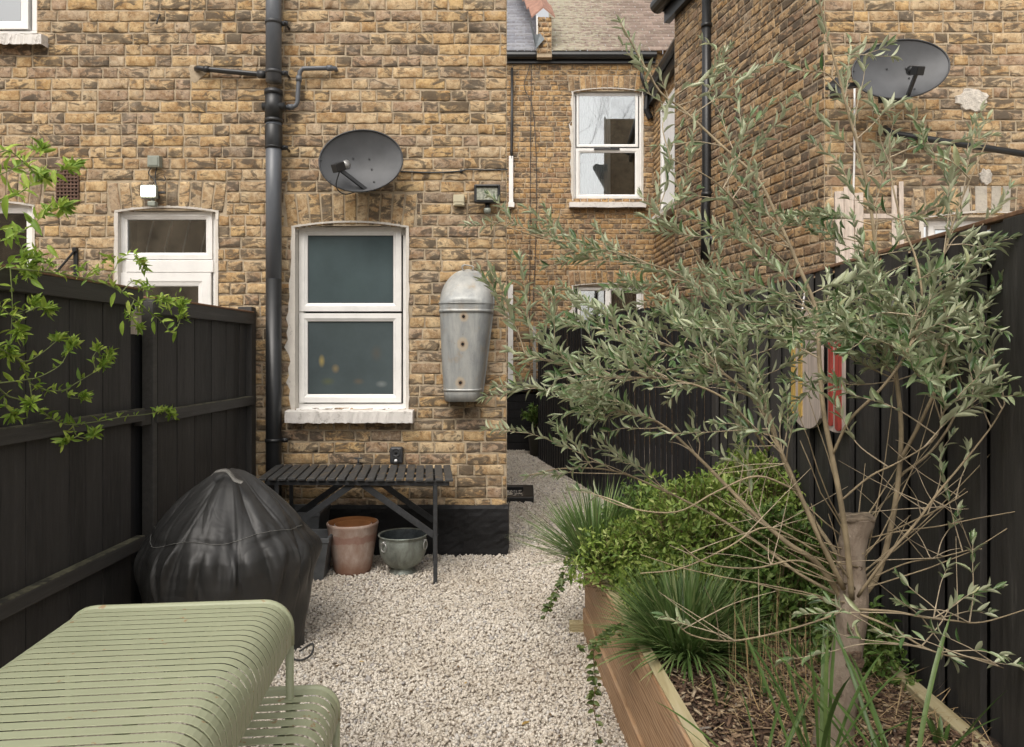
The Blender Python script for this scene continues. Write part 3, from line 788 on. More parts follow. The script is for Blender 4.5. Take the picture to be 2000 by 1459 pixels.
m = MB(); a, b = PB(u0-.08,3.60,.06), PB(u1+.05,3.60,.06); m.bar(a, b, .14, .09); m.build('sill', M['white_rough'], wCo)
# fascia / gutters
m = MB(); m.tube([(FX0,FD-.10,6.36),(2.1,FD-.10,6.36)], .062, 10); m.bb(FX0, 2.1, FD-.05, FD-.004, 6.25, 6.34); m.build('gutter', M['gutter'], far, False)
m = MB(); a = PB(-.1,5.78,.1); b = PB(3.4,5.78,.1); m.tube([a, b], .075, 10); m.bar(PB(-.05,5.66,.05), PB(3.4,5.66,.05), .07, .2); m.tube([PB(.02,5.75,.1), PB(.02,5.5,.12), PB(.02,5.35,.05)], .05, 10); m.build('gutter', M['gutter'], far, False)
m = MB(); m.tube([(Xp(1253,FD-.1), FD-.1, 6.3), (Xp(1254,FD-.1), FD-.1, 6.0), (Xp(1266,FD-.1), FD-.1, 5.75)], .035, 10); m.build('downpipe', M['gutter'], far, True)
# roof of tiles
def tile_mat(name, stops, lichen):
    m, nt, b = base_mat(name); v = coord(nt); r = island(nt)
    c = ramp(nt, r, stops)
    n = noise(nt, v, 14, 7, .7)
    c = mix(nt, ramp(nt, n, [(.35, .5), (.6, 0)]), c, (.10,.08,.065))
    if lichen:
        lx = nt.new('ShaderNodeSeparateXYZ', {0: v})
        g = nt.new('ShaderNodeMapRange', {0: lx.outputs[0], 1: .3, 2: 2.2, 3: .12, 4: -.06}).outputs[0]
        s = math_(nt, 'ADD', noise(nt, coord(nt,(1,1,2.2)), 10, 8, .75), g)
        c = mix(nt, ramp(nt, s, [(.50, 0), (.62, .8)]), c, (.36,.345,.255))
        c = mix(nt, ramp(nt, noise(nt, v, 16, 4), [(.58, 0), (.7, .45)]), c, (.15,.13,.08))
    nt.l.new(c, b.inputs['Base Color']); b.inputs['Roughness'].default_value = .85
    bump(nt, b, noise(nt, v, 60, 5), .4, .006); return m
M['tile'] = tile_mat('weathered_roof_tiles', [(0,(.17,.125,.10)),(.5,(.23,.17,.14)),(1,(.31,.235,.195))], True)
M['slate'] = tile_mat('blue_grey_slates', [(0,(.20,.21,.245)),(.5,(.24,.25,.285)),(1,(.28,.29,.32))], False)
def roof(name, x0, x1, y0, z0, pitch, rows, tw, exp, mat, parent, seed=1):
    rg = np.random.default_rng(seed); V = []; Q = []; th = R(pitch); cu_, su = math.cos(th), math.sin(th)
    for r_ in range(rows):
        y = y0+r_*exp*cu_; z = z0+r_*exp*su; x = x0-(r_%2)*tw/2
        while x < x1:
            a, b = max(x, x0), min(x+tw-.003, x1)
            if b-a > .02:
                l = exp*1.25; k = len(V); j = rg.normal(0, .003, 6)
                f0 = np.array((0, -j[0], .016+j[1])); 
                V += [(a, y-j[0], z+.026+j[1]), (b, y-j[0]+j[2], z+.026+j[3]), (b, y+l*cu_, z+l*su+.002), (a, y+l*cu_, z+l*su+.002), (a, y-j[0]+.004, z+j[1]), (b, y-j[0]+.004, z+j[3])]
                Q += [(k, k+1, k+2, k+3), (k+4, k+5, k+1, k)]
            x += tw
    return fast_mesh(name, np.array(V), np.array(Q), None, mat, parent)
rf = roof('roof', Xp(1075,12.3), 3.4, FD-.14, 6.42, 42, 26, .20, .15, M['tile'], far, 4)
roof('slate_roof', -1.4, Xp(1048,12.3), FD-.14, 6.42, 42, 20, .30, .16, M['slate'], far, 5)
# parapet with a brick face, a lead flashing and terracotta coping
brick_wall(far, (Xp(1049,12.02), 12.02, 6.36), (1,0,0), .235, .56, nu=4, nv=2, mat='brick_far', mort='mortar_far', seed=20, name='parapet')
m = MB(); a0 = Vector((Xp(1049,12.02), 12.03, 6.36)); m.bb(a0.x-.003, a0.x+.24, 12.032, 12.3, 6.3, 6.9); m.bb(a0.x-.01, a0.x+.03, 12.02, 14.6, 6.4, 6.9)
pa = m.build('parapet_core', M['mortar_far'], far)
M['coping'] = simple('terracotta_coping', (.30,.165,.12), .8, var=.25, scale=12, bmp=.2)
m = MB()
for i in range(9):
    y = 11.96+i*.36; z = 6.93+i*.33*.92; x = a0.x+.10-i*.075
    ridge = [Vector((x, y, z+.16)), Vector((x-.05, y+.4, z+.16+.36))]
    for s_ in (-1, 1):
        e0, e1 = Vector((x+s_*.19, y, z)), Vector((x-.05+s_*.19, y+.4, z+.36))
        q = [ridge[0], e0, e1, ridge[1]] if s_ < 0 else [e0, ridge[0], ridge[1], e1]
        m.quad(*q); m.quad(*[v-Vector((0,0,.03)) for v in reversed(q)])
        m.quad(*( [ridge[0], ridge[0]-Vector((0,0,.03)), e0-Vector((0,0,.03)), e0] if s_ < 0 else [e0, e0-Vector((0,0,.03)), ridge[0]-Vector((0,0,.03)), ridge[0]]))
m.build('coping', M['coping'], far)
m = MB(); m.quad((a0.x-.14,11.95,6.92),(a0.x-.02,11.95,6.40),(a0.x+.02,12.0,6.44),(a0.x-.10,12.3,7.0)); m.quad((a0.x-.02,11.94,6.4),(a0.x+.12,12.0,6.58),(a0.x+.05,12.01,6.68),(a0.x-.04,11.95,6.62)); m.build('flashing', simple('lead_flashing', (.16,.18,.19), .5, metal=.3, bmp=.2), far)
m = MB(); m.bar((a0.x+.0,11.99,6.45),(a0.x+.0,11.99,6.95),.018,.018); m.build('verge_trim', M['pvc'], far)

# left far things: conduit and cables
z0 = FD-.06
m = MB(); m.tube([at(1000,133,z0), at(1000,240,z0), at(999,296,z0), at(999.5,310,z0)], .022, 8); tag(m.build('downpipe', M['black_plastic'], None, True), 'thin black pipe on the far wall just right of the house corner', 'pipe')
t = thing('cable_trunking', 'upper white trunking with a box foot on the far wall beside the house corner', 'trunking', at(1000,403,z0))
m = MB(); p = at(1000,305,z0)-at(1000,403,z0); m.bb(-.05,.02,-.02,.03,0,p.z); m.build('cover', M['pvc'], t, bevel=.004)
m = MB(); m.bb(-.06,.04,-.05,.03,-.02,.06); m.build('foot', M['pvc'], t, bevel=.004)
m = MB(); a = at(998,556,z0); b = at(998,800,z0); m.bb(a.x-.05, a.x+.035, z0-.02, z0+.03, b.z, a.z); tag(m.build('white_post', M['pvc'], None, bevel=.004), 'lower white post behind the house corner above the black shed', 'post')
for k, pts in enumerate(([(1038,112),(1036,300),(1035,500),(1034,640),(1036,700)], [(1040,112),(1028,150),(1024,172),(1040,210),(1047,300),(1047,440),(1043,560),(1040,620)])):
    m = MB(); m.tube(catmull([at(a, b, z0+.03) for a, b in pts], 4), .006, 5)
    tag(m.build('wire', M['iron'], None, True), ['straight thin wire hanging down the far wall', 'looping thin wire hanging down the far wall'][k], 'wire')
t = thing('ladder', 'thin silver aluminium ladder stood against the far wall behind the black shed', 'ladder', at(1047,870,11.9))
m = MB()
m.bb(-.05,.0,-.02,.02,0,1.9); m.bb(.06,.09,-.02,.02,0,1.85); m.build('stile', M['pale_metal'], t, bevel=.003)
m = MB(); 
for i in range(7): m.bb(.0,.06,-.008,.008,.2+i*.25,.22+i*.25)
m.build('rung', M['pale_metal'], t)
M['oldwood'] = simple('brown_timber', (.20,.11,.06), .8, var=.3, scale=14, bmp=.2, stretch=(4,4,.6))
m = MB(); m.bar(at(1053,790,11.6), at(1059,712,11.6), .05, .03); tag(m.build('timber_offcut', M['oldwood'], None, bevel=.003), 'short brown timber stick poking up behind the black shed lid', 'timber')

# ---- right neighbour
nb_ = thing('brick_house', 'sooty brick neighbour house with an angled flank wall behind the olive tree', 'house', (0,0,0))
A0 = Vector((1.665,8.4,0)); A1 = Vector((2.28,5.7,0))
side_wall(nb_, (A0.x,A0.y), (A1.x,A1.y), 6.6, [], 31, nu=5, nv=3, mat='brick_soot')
Cx0 = 2.28
def cu_(px): return Xp(px, 5.7)-Cx0
hC = (cu_(1800), cu_(2060), 1.0, Zp(424,5.7))
brick_wall(nb_, (Cx0,5.7,0), (1,0,0), 3.2, 5.2, [hC], [(hC[0],hC[1],hC[3]+.01,.25,.045)], seed=40, mat='brick')
wN = window(nb_, (hC[0]+Cx0,hC[1]+Cx0,hC[2],hC[3]), 5.7, [(Xp(1812,5.78), Xp(2050,5.78), 1.0, Zp(433,5.78), .06, 'glass')], 'glass', arch=.05, label='white window of the neighbour, mostly hidden by the fence')
m = MB(); m.bb(1.67, 2.6, 8.4, 8.42, 0, 6.6); m.build('wall_end', M['mortar_far'], nb_)
sA = (A1-A0).normalized(); nA = sA.cross(Vector((0,0,1)))
def PA(u, z, off): return A0+sA*u+nA*off+Vector((0,0,z))
m = MB(); m.tube([PA(-.2,5.50,.13), PA(2.8,5.50,.13)], .085, 14); m.bar(PA(-.12,5.38,.04), PA(2.8,5.38,.04), .07, .2); m.bar(PA(-.16,5.5,.12), PA(-.16,5.5,-.1), .02, .14); m.build('gutter', M['gutter'], nb_, False)
# painted efflorescence patches on neighbour wall (cement scars)
M['scar'] = simple('pale_cement_scar', (.55,.51,.45), .95, var=.3, scale=26, bmp=.8, bd=.01)
def patch(cx, cy, w, h, d, seed, lab, name='cement_patch'):
    rg = random.Random(seed); n = 22; c = at(cx, cy, d); V = [c+Vector((0,-.018,0))]
    for k in range(n):
        a = 2*math.pi*k/n; r_ = rg.uniform(.75,1.05); V.append(c+Vector((math.cos(a)*w/2*r_, -.012, math.sin(a)*h/2*r_)))
    for k in range(n): v = V[1+k]; V.append(Vector((v.x+(v.x-c.x)*.08, d+.002, v.z+(v.z-c.z)*.08)))
    Fq = [(0, 1+(k+1)%n, 1+k)[::-1] for k in range(n)]+[(1+k, 1+(k+1)%n, 1+n+(k+1)%n, 1+n+k)[::-1] for k in range(n)]
    tag(raw(name, V, Fq, M['scar'], None), lab, 'cement patch')
patch(1898,195,.26,.18,5.7,1,'pale cement scar on the brick right of the right dish')
patch(1925,345,.10,.13,5.7,3,'narrow pale cement smear below the diagonal pipe')
# white-washed arch bricks
for i,(px,w_) in enumerate(((1885,.05),(1916,.08),(1945,.06),(1965,.05))):
    m = MB(); c = at(px,389,5.7); m.box(c+Vector((0,.001,0)), (w_+.012,.014,.20), Matrix.Rotation(R(-3+i*2),3,'Y')); tag(m.build('painted_brick', M['faded_white'], None, bevel=.004), ['white-washed arch brick, first from the left above the neighbour window','white-washed arch brick, second from the left above the neighbour window','white-washed arch brick, third from the left above the neighbour window','white-washed arch brick, rightmost above the neighbour window'][i], 'painted brick', 'white-washed bricks in the arch')
elbow_pipe('waste_pipe', 'long black waste pipe sloping down to the right under the right dish', [at(1728,250,5.66), at(1735,258,5.58), at(1745,261,5.56), at(2060,310,5.5)], .024, M['black_plastic'])
t = thing('drainpipe', 'tall thin black downpipe on the angled flank wall', 'drainpipe', (0,0,0))
zp_ = 7.55; pp = lambda py, dx=0: at(1380+dx, py, zp_)
m = MB(); m.tube([pp(-80), pp(300,0), pp(390,0), pp(400,-2), pp(445,-2), pp(507,-3)], .047, 16); m.build('pipe', M['black_plastic'], t, True)
for py in (50, 380, 468):
    m = MB(); m.tube([pp(py-4), pp(py+4)], .056, 16); m.tube([pp(py), pp(py, 14)], .016, 8); m.build('bracket', M['black_plastic'], t, True)
m = MB(); m.tube([pp(466), pp(472,24)], .05, 12); m.build('branch_socket', M['black_plastic'], t, True)
m = MB(); m.lathe([(0,0),(.07,0),(.09,.02),(.06,.05),(0,.06)], (0,0,0), 12, fn=lambda r,z,th:(r*(1+.2*math.sin(2*th)),z)); m.ext(Matrix.Translation(pp(468,24)) @ Matrix.Rotation(R(90),4,'Y')); m.build('foam_seal', M['curtain'], t, True)
m = MB(); m.tube(catmull([at(1669,172,5.68), at(1669,260,5.68), at(1668,330,5.68), at(1666,400,5.68)], 3), .008, 6); tag(m.build('cable', M['pvc'], None, True), 'white cable running straight down below the right dish', 'cable')
# leaning pale timber frame behind the fence
M['paletimber'] = simple('weathered_pale_timber', (.47,.40,.34), .85, var=.2, scale=12, bmp=.3, stretch=(6,6,.6))
t = thing('trellis', 'weathered pale timber frame leaning against the neighbour wall behind the fence', 'trellis', at(1650,690,5.3))
o_ = at(1650,690,5.3)
def tb(a, b, w, d): 
    m = MB(); m.bar(at(*a)-o_, at(*b)-o_, w, d); m.build('post', M['paletimber'], t, bevel=.003)
tb((1638,375,5.4),(1643,600,5.3),.06,.04); tb((1657,366,5.42),(1660,600,5.3),.065,.04); tb((1677,378,5.42),(1679,600,5.3),.06,.04)
tb((1746,364,5.42),(1748,600,5.3),.035,.04); tb((1760,356,5.42),(1762,600,5.3),.03,.04)
m = MB(); m.bar(at(1684,423,5.38)-o_, at(1752,423,5.38)-o_, .04, .035); m.build('rail', M['paletimber'], t, bevel=.003)

# ================================================================== GROUND & GRAVEL
m, nt, b = base_mat('gravel_bed'); v = coord(nt)
vo = nt.new('ShaderNodeTexVoronoi', {'Vector': v, 'Scale': 75.})
c = ramp(nt, vo.outputs[1], [(0,(.34,.29,.23)),(.5,(.48,.42,.35)),(1,(.6,.54,.47))]); c = mix(nt, ramp(nt, vo.outputs[0], [(.3,0),(.6,.6)]), c, (.20,.16,.12))
nt.l.new(c, b.inputs['Base Color']); b.inputs['Roughness'].default_value = .95; bump(nt, b, vo.outputs[0], -.8, .012); M['gravel_bed'] = m
m = MB(); n = 60; V = []; Fq = []
for j in range(n+1):
    for i in range(n+1): V.append((-60+120*i/n, -50+130*j/n, -.006))
for j in range(n):
    for i in range(n): q = j*(n+1)+i; Fq.append((q,q+1,q+n+2,q+n+1))
struct(raw('ground', V, Fq, M['gravel_bed']))

M['stone'], nt, b = base_mat('gravel_stone'); r = island(nt); v = coord(nt)
c = ramp(nt, r, [(0,(.60,.55,.47)),(.25,(.70,.65,.58)),(.45,(.54,.49,.41)),(.6,(.75,.71,.64)),(.75,(.63,.57,.48)),(.88,(.46,.41,.35)),(.94,(.33,.32,.32)),(1,(.66,.64,.60))])
c = mix(nt, ramp(nt, noise(nt, v, 150, 3), [(.3,.35),(.6,0)]), c, (.33,.27,.21))
dirt = ramp(nt, noise(nt, v, 1.4, 4, .6), [(.42,0),(.7,.35)])
c = mix(nt, dirt, c, (.36,.29,.20))
nt.l.new(c, b.inputs['Base Color']); b.inputs['Roughness'].default_value = .9
def ico():
    bm = bmesh.new(); bmesh.ops.create_icosphere(bm, subdivisions=1, radius=1); bm.verts.ensure_lookup_table()
    V = np.array([v.co[:] for v in bm.verts]); T = np.array([[v.index for v in f.verts] for f in bm.faces]); bm.free(); return V, T
IV, IT = ico()
def rot_mats(n, tilt=1.0):
    q = rng.normal(size=(n,4)); q[:,1:3] *= tilt; q /= np.linalg.norm(q, axis=1)[:,None]
    w, x, y, z = q.T
    return np.stack([1-2*(y*y+z*z),2*(x*y-z*w),2*(x*z+y*w),2*(x*y+z*w),1-2*(x*x+z*z),2*(y*z-x*w),2*(x*z-y*w),2*(y*z+x*w),1-2*(x*x+y*y)],1).reshape(-1,3,3)
def stones(P, S, name, mat, flat=.62, kind='stuff', tilt=.5):
    n = len(P); sc = S[:,None]*np.stack([rng.uniform(.75,1.25,n), rng.uniform(.65,1.0,n), rng.uniform(flat*.8,flat*1.2,n)],1)
    V = IV[None]*(1+rng.normal(0,.16,(n,len(IV),1)))*sc[:,None,:]
    V = np.einsum('nij,nkj->nki', rot_mats(n, tilt), V)+P[:,None,:]
    T = (IT[None]+(np.arange(n)*len(IV))[:,None,None]).reshape(-1,3)
    o = fast_mesh(name, V.reshape(-1,3), None, T, mat); o['kind'] = kind; return o
def plank_x(z): return .306+.07*(3.99-z)     # outer face of the raised bed
Pts = []; Sz = []
def scatter(y0, y1, xf0, xf1, pitch, size, layers=1.):
    area = 0; x0, x1 = xf0, xf1
    n = int((y1-y0)*(x1-x0)/(pitch*pitch)*layers)
    p = np.stack([rng.uniform(x0,x1,n), rng.uniform(y0,y1,n), np.zeros(n)],1)
    return p
def vis(p, s):
    px = CX+p[:,0]/p[:,1]*F; py = CY+CH/p[:,1]*F
    k = (px > -150)&(px < 2150)&(py < 1620)
    # not under the raised bed, and not inside the house or beyond the fences
    k &= ~((p[:,1] < 3.99)&(p[:,0] > plank_x(p[:,1])+.02))
    k &= ~((p[:,1] > WD)&(p[:,0] < WX1-(p[:,1]-WD)*.2+.0))
    k &= ~((p[:,1] > 3.99)&(p[:,0] > 1.28)); k &= ~((p[:,1] > 5.3)&(p[:,0] > 1.28-.2173*(p[:,1]-5.3)))
    k &= p[:,0] > -2.02
    return k
for (y0,y1,x0,x1,pt,sz) in ((1.75,3.4,-1.5,.6,.0094,.0072),(3.4,4.6,-1.9,.7,.0104,.0077),(4.6,6.2,-2.0,1.3,.0122,.0085),(6.2,11.9,-1.2,1.2,.0165,.0115)):
    p = scatter(y0,y1,x0,x1,pt,sz); s = sz*rng.lognormal(0,.27,len(p)); k = vis(p, s); p, s = p[k], s[k]
    p[:,2] = rng.uniform(-.004,.010,len(p)); Pts.append(p); Sz.append(s)
stones(np.concatenate(Pts), np.concatenate(Sz), 'gravel', M['stone'])

n_ = 900; p = np.stack([rng.uniform(-1.9,1.,n_), 2+rng.uniform(0,1,n_)**.8*4.2, np.full(n_,.012)],1); p = p[vis(p, None)]
M['litter'] = simple('brown_leaf_crumbs', (.17,.11,.055), .9, var=.5, scale=9, bmp=0)
stones(p, rng.uniform(.003,.0075,len(p)), 'leaf_litter', M['litter'], flat=.25, tilt=.3)
# fallen leaves on gravel
M['dead_leaf'] = simple('fallen_leaf', (.36,.24,.07), .7, var=.35, scale=40, bmp=.1)
def leaf_flat(px, py, s, rz, lab):
    d = CH*F/(py-CY); c = at(px, py, d)+Vector((0,0,.018)); m = MB(); q = Matrix.Rotation(rz,3,'Z')
    pts = [(-1,0,.1),(-.5,.3,.25),(.1,.38,.3),(.7,.2,.15),(1,0,0),(.7,-.2,.1),(.1,-.38,.25),(-.5,-.3,.2)]
    m.V = [c+q@(Vector(p)*s) for p in pts]; m.F = [tuple(range(8))]
    tag(m.build('fallen_leaf', M['dead_leaf'], None), lab, 'leaf')
leaf_flat(1027,1422,.022,.7,'yellow fallen leaf on the gravel near the lower edge, right of the bench'); leaf_flat(706,1300,.013,.2,'small orange fallen leaf on the gravel by the green bench')
leaf_flat(910,1342,.013,1.2,'small yellow fallen leaf in the middle of the gravel')

# ================================================================== LEFT FENCE
def board_run(a, b, z0, z1, bw, th, lap, mat, parent, name, seed=1, topfn=None, gap=.002, side=1):
    """vertical boards from a to b (ground points); faces the side given by the normal of (b-a)"""
    rg = random.Random(seed); a, b = Vector(a), Vector(b); d = b-a; L = d.length; d.normalize(); nrm = d.cross(Vector((0,0,1)))*side
    m = MB(); x = 0; i = 0
    while x < L-.01:
        w = min(bw*rg.uniform(.88,1.12), L-x); off = lap*(i % 2)+rg.uniform(0,.0025)
        c = a+d*(x+w/2)+nrm*off; h1 = (z1 if topfn is None else topfn(x+w/2))+rg.uniform(-.003,.003)
        rot = Matrix((d, nrm, Vector((0,0,1)))).transposed() @ Matrix.Rotation(rg.gauss(0,.006),3,'Z')
        m.box((c.x, c.y, (z0+h1)/2), (w-gap, th, h1-z0), rot); x += w; i += 1
    return m.build(name, mat, parent, bevel=.0015)
def rail_piece(parent, a, b, w, h, name='rail', top=True):
    m = MB(); m.bar(a, b, w, h); r_ = m.build(name, M['rail'], parent, bevel=.003)
    if top:
        m = MB(); dz = Vector((0,0,h/2+.001)); m.bar(Vector(a)+dz, Vector(b)+dz, w*.96, .003); m.build('algae_film', M['mossy'], r_)
    return r_
FX = -2.03
lf = thing('timber_fence', 'black stained board fence with horizontal rails on the left, running to the house wall', 'fence', (0,0,0))
YP = 3.93
m = MB(); m.bb(FX-.075,FX-.055,.3,5.45,-.02,1.60); m.build('gap_light_blocker',M['shed'],lf)  # dark sheet added behind the boards to keep light out of the gap
board_run((FX-.03,.3,0),(FX-.03,YP-.09,0),-.02,1.80,.145,.018,.004,M['fence'],lf,'board_panel',3)
board_run((FX-.03,YP+.07,0),(FX-.03,5.45,0),-.02,1.80,.115,.018,.004,M['fence'],lf,'board_panel',4)
for (y0,y1,zj) in ((.3,YP-.05,0),(YP+.08,5.44,-.012)):
    for z,h in ((1.178,.062),(.515,.062)): rail_piece(lf,(FX+.01,y0,z+zj*2),(FX+.01,y1,z+zj*2),.045,h)
    m = MB(); m.bar((FX+.0,y0-.02,1.785+zj*2.6),(FX+.0,y1,1.785+zj*2.6),.05,.085); m.build('capping_board',M['rail'],lf,bevel=.004)
    m = MB(); m.bar((FX-.02,y0-.02,1.832+zj*2.6),(FX-.02,y1,1.832+zj*2.6),.10,.012); m.build('cap_strip',M['oldwood'],lf,bevel=.003)
m = MB(); m.bb(FX-.15,FX-.045,YP-.09,YP+.00,-.05,1.80); m.build('post',M['shed'],lf,bevel=.005)
m = MB(); m.bb(FX-.04,FX+.022,YP+.055,YP+.10,-.02,1.78); m.build('post_batten',M['rail'],lf,bevel=.004)
m = MB(); m.bb(FX-.08,FX+.02,5.41,5.50,-.02,1.84); m.build('post',M['fence'],lf,bevel=.004)
m = MB(); m.bb(FX-.044,FX-.035,YP-.075,YP+.045,1.60,1.72); m.build('gap_light_strip',M['paletimber'],lf,bevel=.002)  # pale strip standing in for light showing through the gap at the post
m = MB(); m.bb(FX-.02,FX+.02,YP-.06,YP+.04,1.12,1.20); m.build('rail_joint',M['fence'],lf,bevel=.003)

# ================================================================== RIGHT FENCE
RX = 1.295
rfn = thing('timber_fence', 'tall black vertical board fence on the right behind the olive tree', 'fence', (0,0,0))
board_run((RX+.03,.35,0),(RX+.03,5.3,0),-.02,1.865,.105,.020,.024,M['fence'],rfn,'board_panel',8,side=-1,gap=.004)
m = MB(); m.bb(RX+.058,RX+.07,.35,5.3,-.02,1.855); m.build('gap_light_blocker',M['shed'],rfn)  # hidden dark panel added so no light shows between the boards
m = MB(); m.bar((RX+.045,.35,1.875),(RX+.045,5.3,1.875),.07,.014); m.build('cap_strip',M['oldwood'],rfn,bevel=.003)
for y in (2.62,4.45): m = MB(); m.bb(RX+.072,RX+.15,y-.05,y+.05,-.02,1.84); m.build('post',M['fence'],rfn,bevel=.004)
m = MB(); m.bb(RX-.011,RX-.002,2.60,2.64,1.50,1.70); m.build('gap_light_strip',M['pale_metal'],rfn,bevel=.001)  # pale strip standing in for the light grey showing through a fence gap
bf = thing('timber_fence', 'far black close-slatted fence angling away behind the shed down the passage', 'fence', (0,0,0))
p0, p1 = Vector((1.31,5.3,0)), Vector((.16,10.6,0))
def top2(x):
    t = x/5.42
    return 1.87+.03*math.sin(t*5)-(.10*max(0,(t-.93)/.07)**2)
board_run(p0,p1,-.02,1.87,.062,.018,.016,M['shed'],bf,'slat_panel',9,topfn=top2,side=1,gap=.004)
board_run(p1,p1+Vector((.30,1.5,0)),-.02,1.77,.08,.018,.014,M['shed'],bf,'slat_panel',10,side=1)

# boards hanging on the right fence
M['board_white'] = simple('worn_pinkish_board', (.50,.42,.37), .7, var=.25, scale=10, bmp=.25, stretch=(5,5,.5))
M['board_yellow'] = simple('worn_yellow_stripe', (.55,.37,.10), .6, var=.35, scale=22, bmp=.2, stretch=(5,5,.5))
M['board_red'] = simple('worn_red_stripe', (.42,.06,.045), .6, var=.45, scale=26, bmp=.2, stretch=(5,5,.5))
def shaped(mb, y0, y1, z0, z1, x, th, rt=.5, rb=.15, taper=0.):
    w = (y1-y0)/2; yc = (y0+y1)/2; pts = []; n = 10
    for i in range(n+1):
        a = math.pi*i/n; pts.append((yc+w*(1-taper)*math.cos(a), z1-w*rt*2+w*rt*2*math.sin(a)))
    for i in range(n+1):
        a = math.pi+math.pi*i/n; pts.append((yc+w*math.cos(a), z0+w*rb*2+w*rb*2*math.sin(a)))
    k = len(mb.V); n2 = len(pts)
    for xx in (x, x+th):
        for (y, z) in pts: mb.V.append(Vector((xx, y, z)))
    mb.F.append(tuple(range(k, k+n2))); mb.F.append(tuple(reversed(range(k+n2, k+2*n2))))
    for i in range(n2): j = (i+1) % n2; mb.F.append((k+i, k+n2+i, k+n2+j, k+j))
def fy(px, X=1.27): return X*F/(px-CX)
t = thing('painted_board', 'pale worn board with yellow stripes, left of the two hung on the right fence', 'board', (1.262,3.3,1.4), 0, 'old painted boards hung on the fence')
t0 = Vector((1.262,3.3,1.4))
def rel(mb): mb.V = [Vector(v)-t0 for v in mb.V]; return mb
m = MB(); shaped(m, fy(1612), fy(1556), Zp(840,3.25), Zp(603,3.4), 1.248, .016, .55, .25); rel(m).build('blade', M['board_white'], t)
m = MB(); shaped(m, fy(1563), fy(1556)-.0, Zp(810,3.4), Zp(660,3.4), 1.2435, .004, .2, .2); shaped(m, fy(1577), fy(1570), Zp(815,3.38), Zp(660,3.38), 1.2435, .004, .2, .2); rel(m).build('yellow_stripe', M['board_yellow'], t)
m = MB(); m.tube([(1.245,3.36,1.70),(1.26,3.37,1.78)], .004, 6); rel(m).build('hanging_cord', M['curtain'], t)
t0 = Vector((1.262,2.98,1.4))
t = thing('painted_board', 'narrow red and white board, right of the two hung on the right fence', 'board', t0, 0, 'old painted boards hung on the fence')
m = MB(); shaped(m, fy(1655), fy(1627), Zp(845,3.0), Zp(600,3.0), 1.248, .016, .12, .08); rel(m).build('blade', M['board_white'], t)
m = MB(); shaped(m, fy(1638), fy(1630), Zp(832,3.05), Zp(620,3.05), 1.2435, .004, .2, .2); shaped(m, fy(1655), fy(1643), Zp(842,2.97), Zp(605,2.97), 1.2435, .004, .2, .2); rel(m).build('red_stripe', M['board_red'], t)

# ================================================================== PLANTER
def pine(name, a, b_, c_, horiz=True):
    m, nt, b = base_mat(name); v = coord(nt, (10, .55, 10))
    w = nt.new('ShaderNodeTexNoise', {'Vector': coord(nt, (3,.35,3)), 'Scale': 3., 'Detail': 2}).outputs[0]
    wv = nt.new('ShaderNodeTexWave', {'Vector': coord(nt, (1,.09,1)), 'Scale': 20., 'Distortion': 9., 'Detail': 3., 'Detail Scale': 1.2, 'Detail Roughness': .5}, bands_direction='Z').outputs['Fac']
    c = ramp(nt, wv, [(0, a), (.5, b_), (.85, b_), (1, c_)])
    c = mix(nt, ramp(nt, noise(nt, v, 4, 6, .6), [(.4, 0), (.75, .5)]), c, tuple(x*1.25 for x in b_))
    c = mix(nt, ramp(nt, noise(nt, coord(nt), 5, 5, .6), [(.55, 0), (.75, .35)]), c, (.30,.25,.20))
    nt.l.new(c, b.inputs['Base Color']); b.inputs['Roughness'].default_value = .72; bump(nt, b, wv, .15, .003); return m
M['pine'] = pine('weathered_pine_face', (.22,.115,.055), (.42,.265,.15), (.46,.31,.19))
M['pine_top'] = pine('greenish_pine_edge', (.34,.28,.15), (.42,.36,.21), (.46,.40,.25))
bed = thing('raised_bed', 'raised planting bed of three stacked pale pine sleepers along the right side', 'raised bed', (.306,3.99,0))
b0 = Vector((.306,3.99,0)); dl = Vector((.07,-1,0)).normalized(); nl = Vector((-1,-.07,0)).normalized()
Hb = .455
for k in range(3):
    z0_, z1_ = k*.152-.012, (k+1)*.152-.018
    m = MB(); off = (.008,-.002,.006)[k]; a = -nl*(.0225)+nl*off*1.; m.bar(a+Vector((0,0,(z0_+z1_)/2)), a+dl*3.4+Vector((0,0,(z0_+z1_)/2)), .045, z1_-z0_); m.build('sleeper', M['pine'], bed, bevel=.005)
m = MB(); m.bar(-nl*.0225+Vector((0,0,Hb-.013+.0025)), -nl*.0225+dl*3.4+Vector((0,0,Hb-.013+.0025)), .041, .005); m.build('top_edge', M['pine_top'], bed, bevel=.001)
for k in range(3):
    z0_, z1_ = k*.152-.012, (k+1)*.152-.0145
    m = MB(); m.bar(Vector((.046,.03,(z0_+z1_)/2)), Vector((.97,.35,(z0_+z1_)/2)), .045, z1_-z0_); m.build('end_sleeper', M['pine'], bed, bevel=.005)
m = MB(); m.bar(Vector((1.245-.306,.2,Hb-.10)), Vector((1.20-.306+.02,-3.4,Hb-.10)), .05, .18); m.build('back_board', M['pine_top'], bed, bevel=.004)
m = MB(); m.box((-.035,.0,.03),(.09,.05,.06)); m.box((-.03,.02,.0),(.05,.05,.1)); m.build('foot_peg', M['pine_top'], bed, bevel=.004)
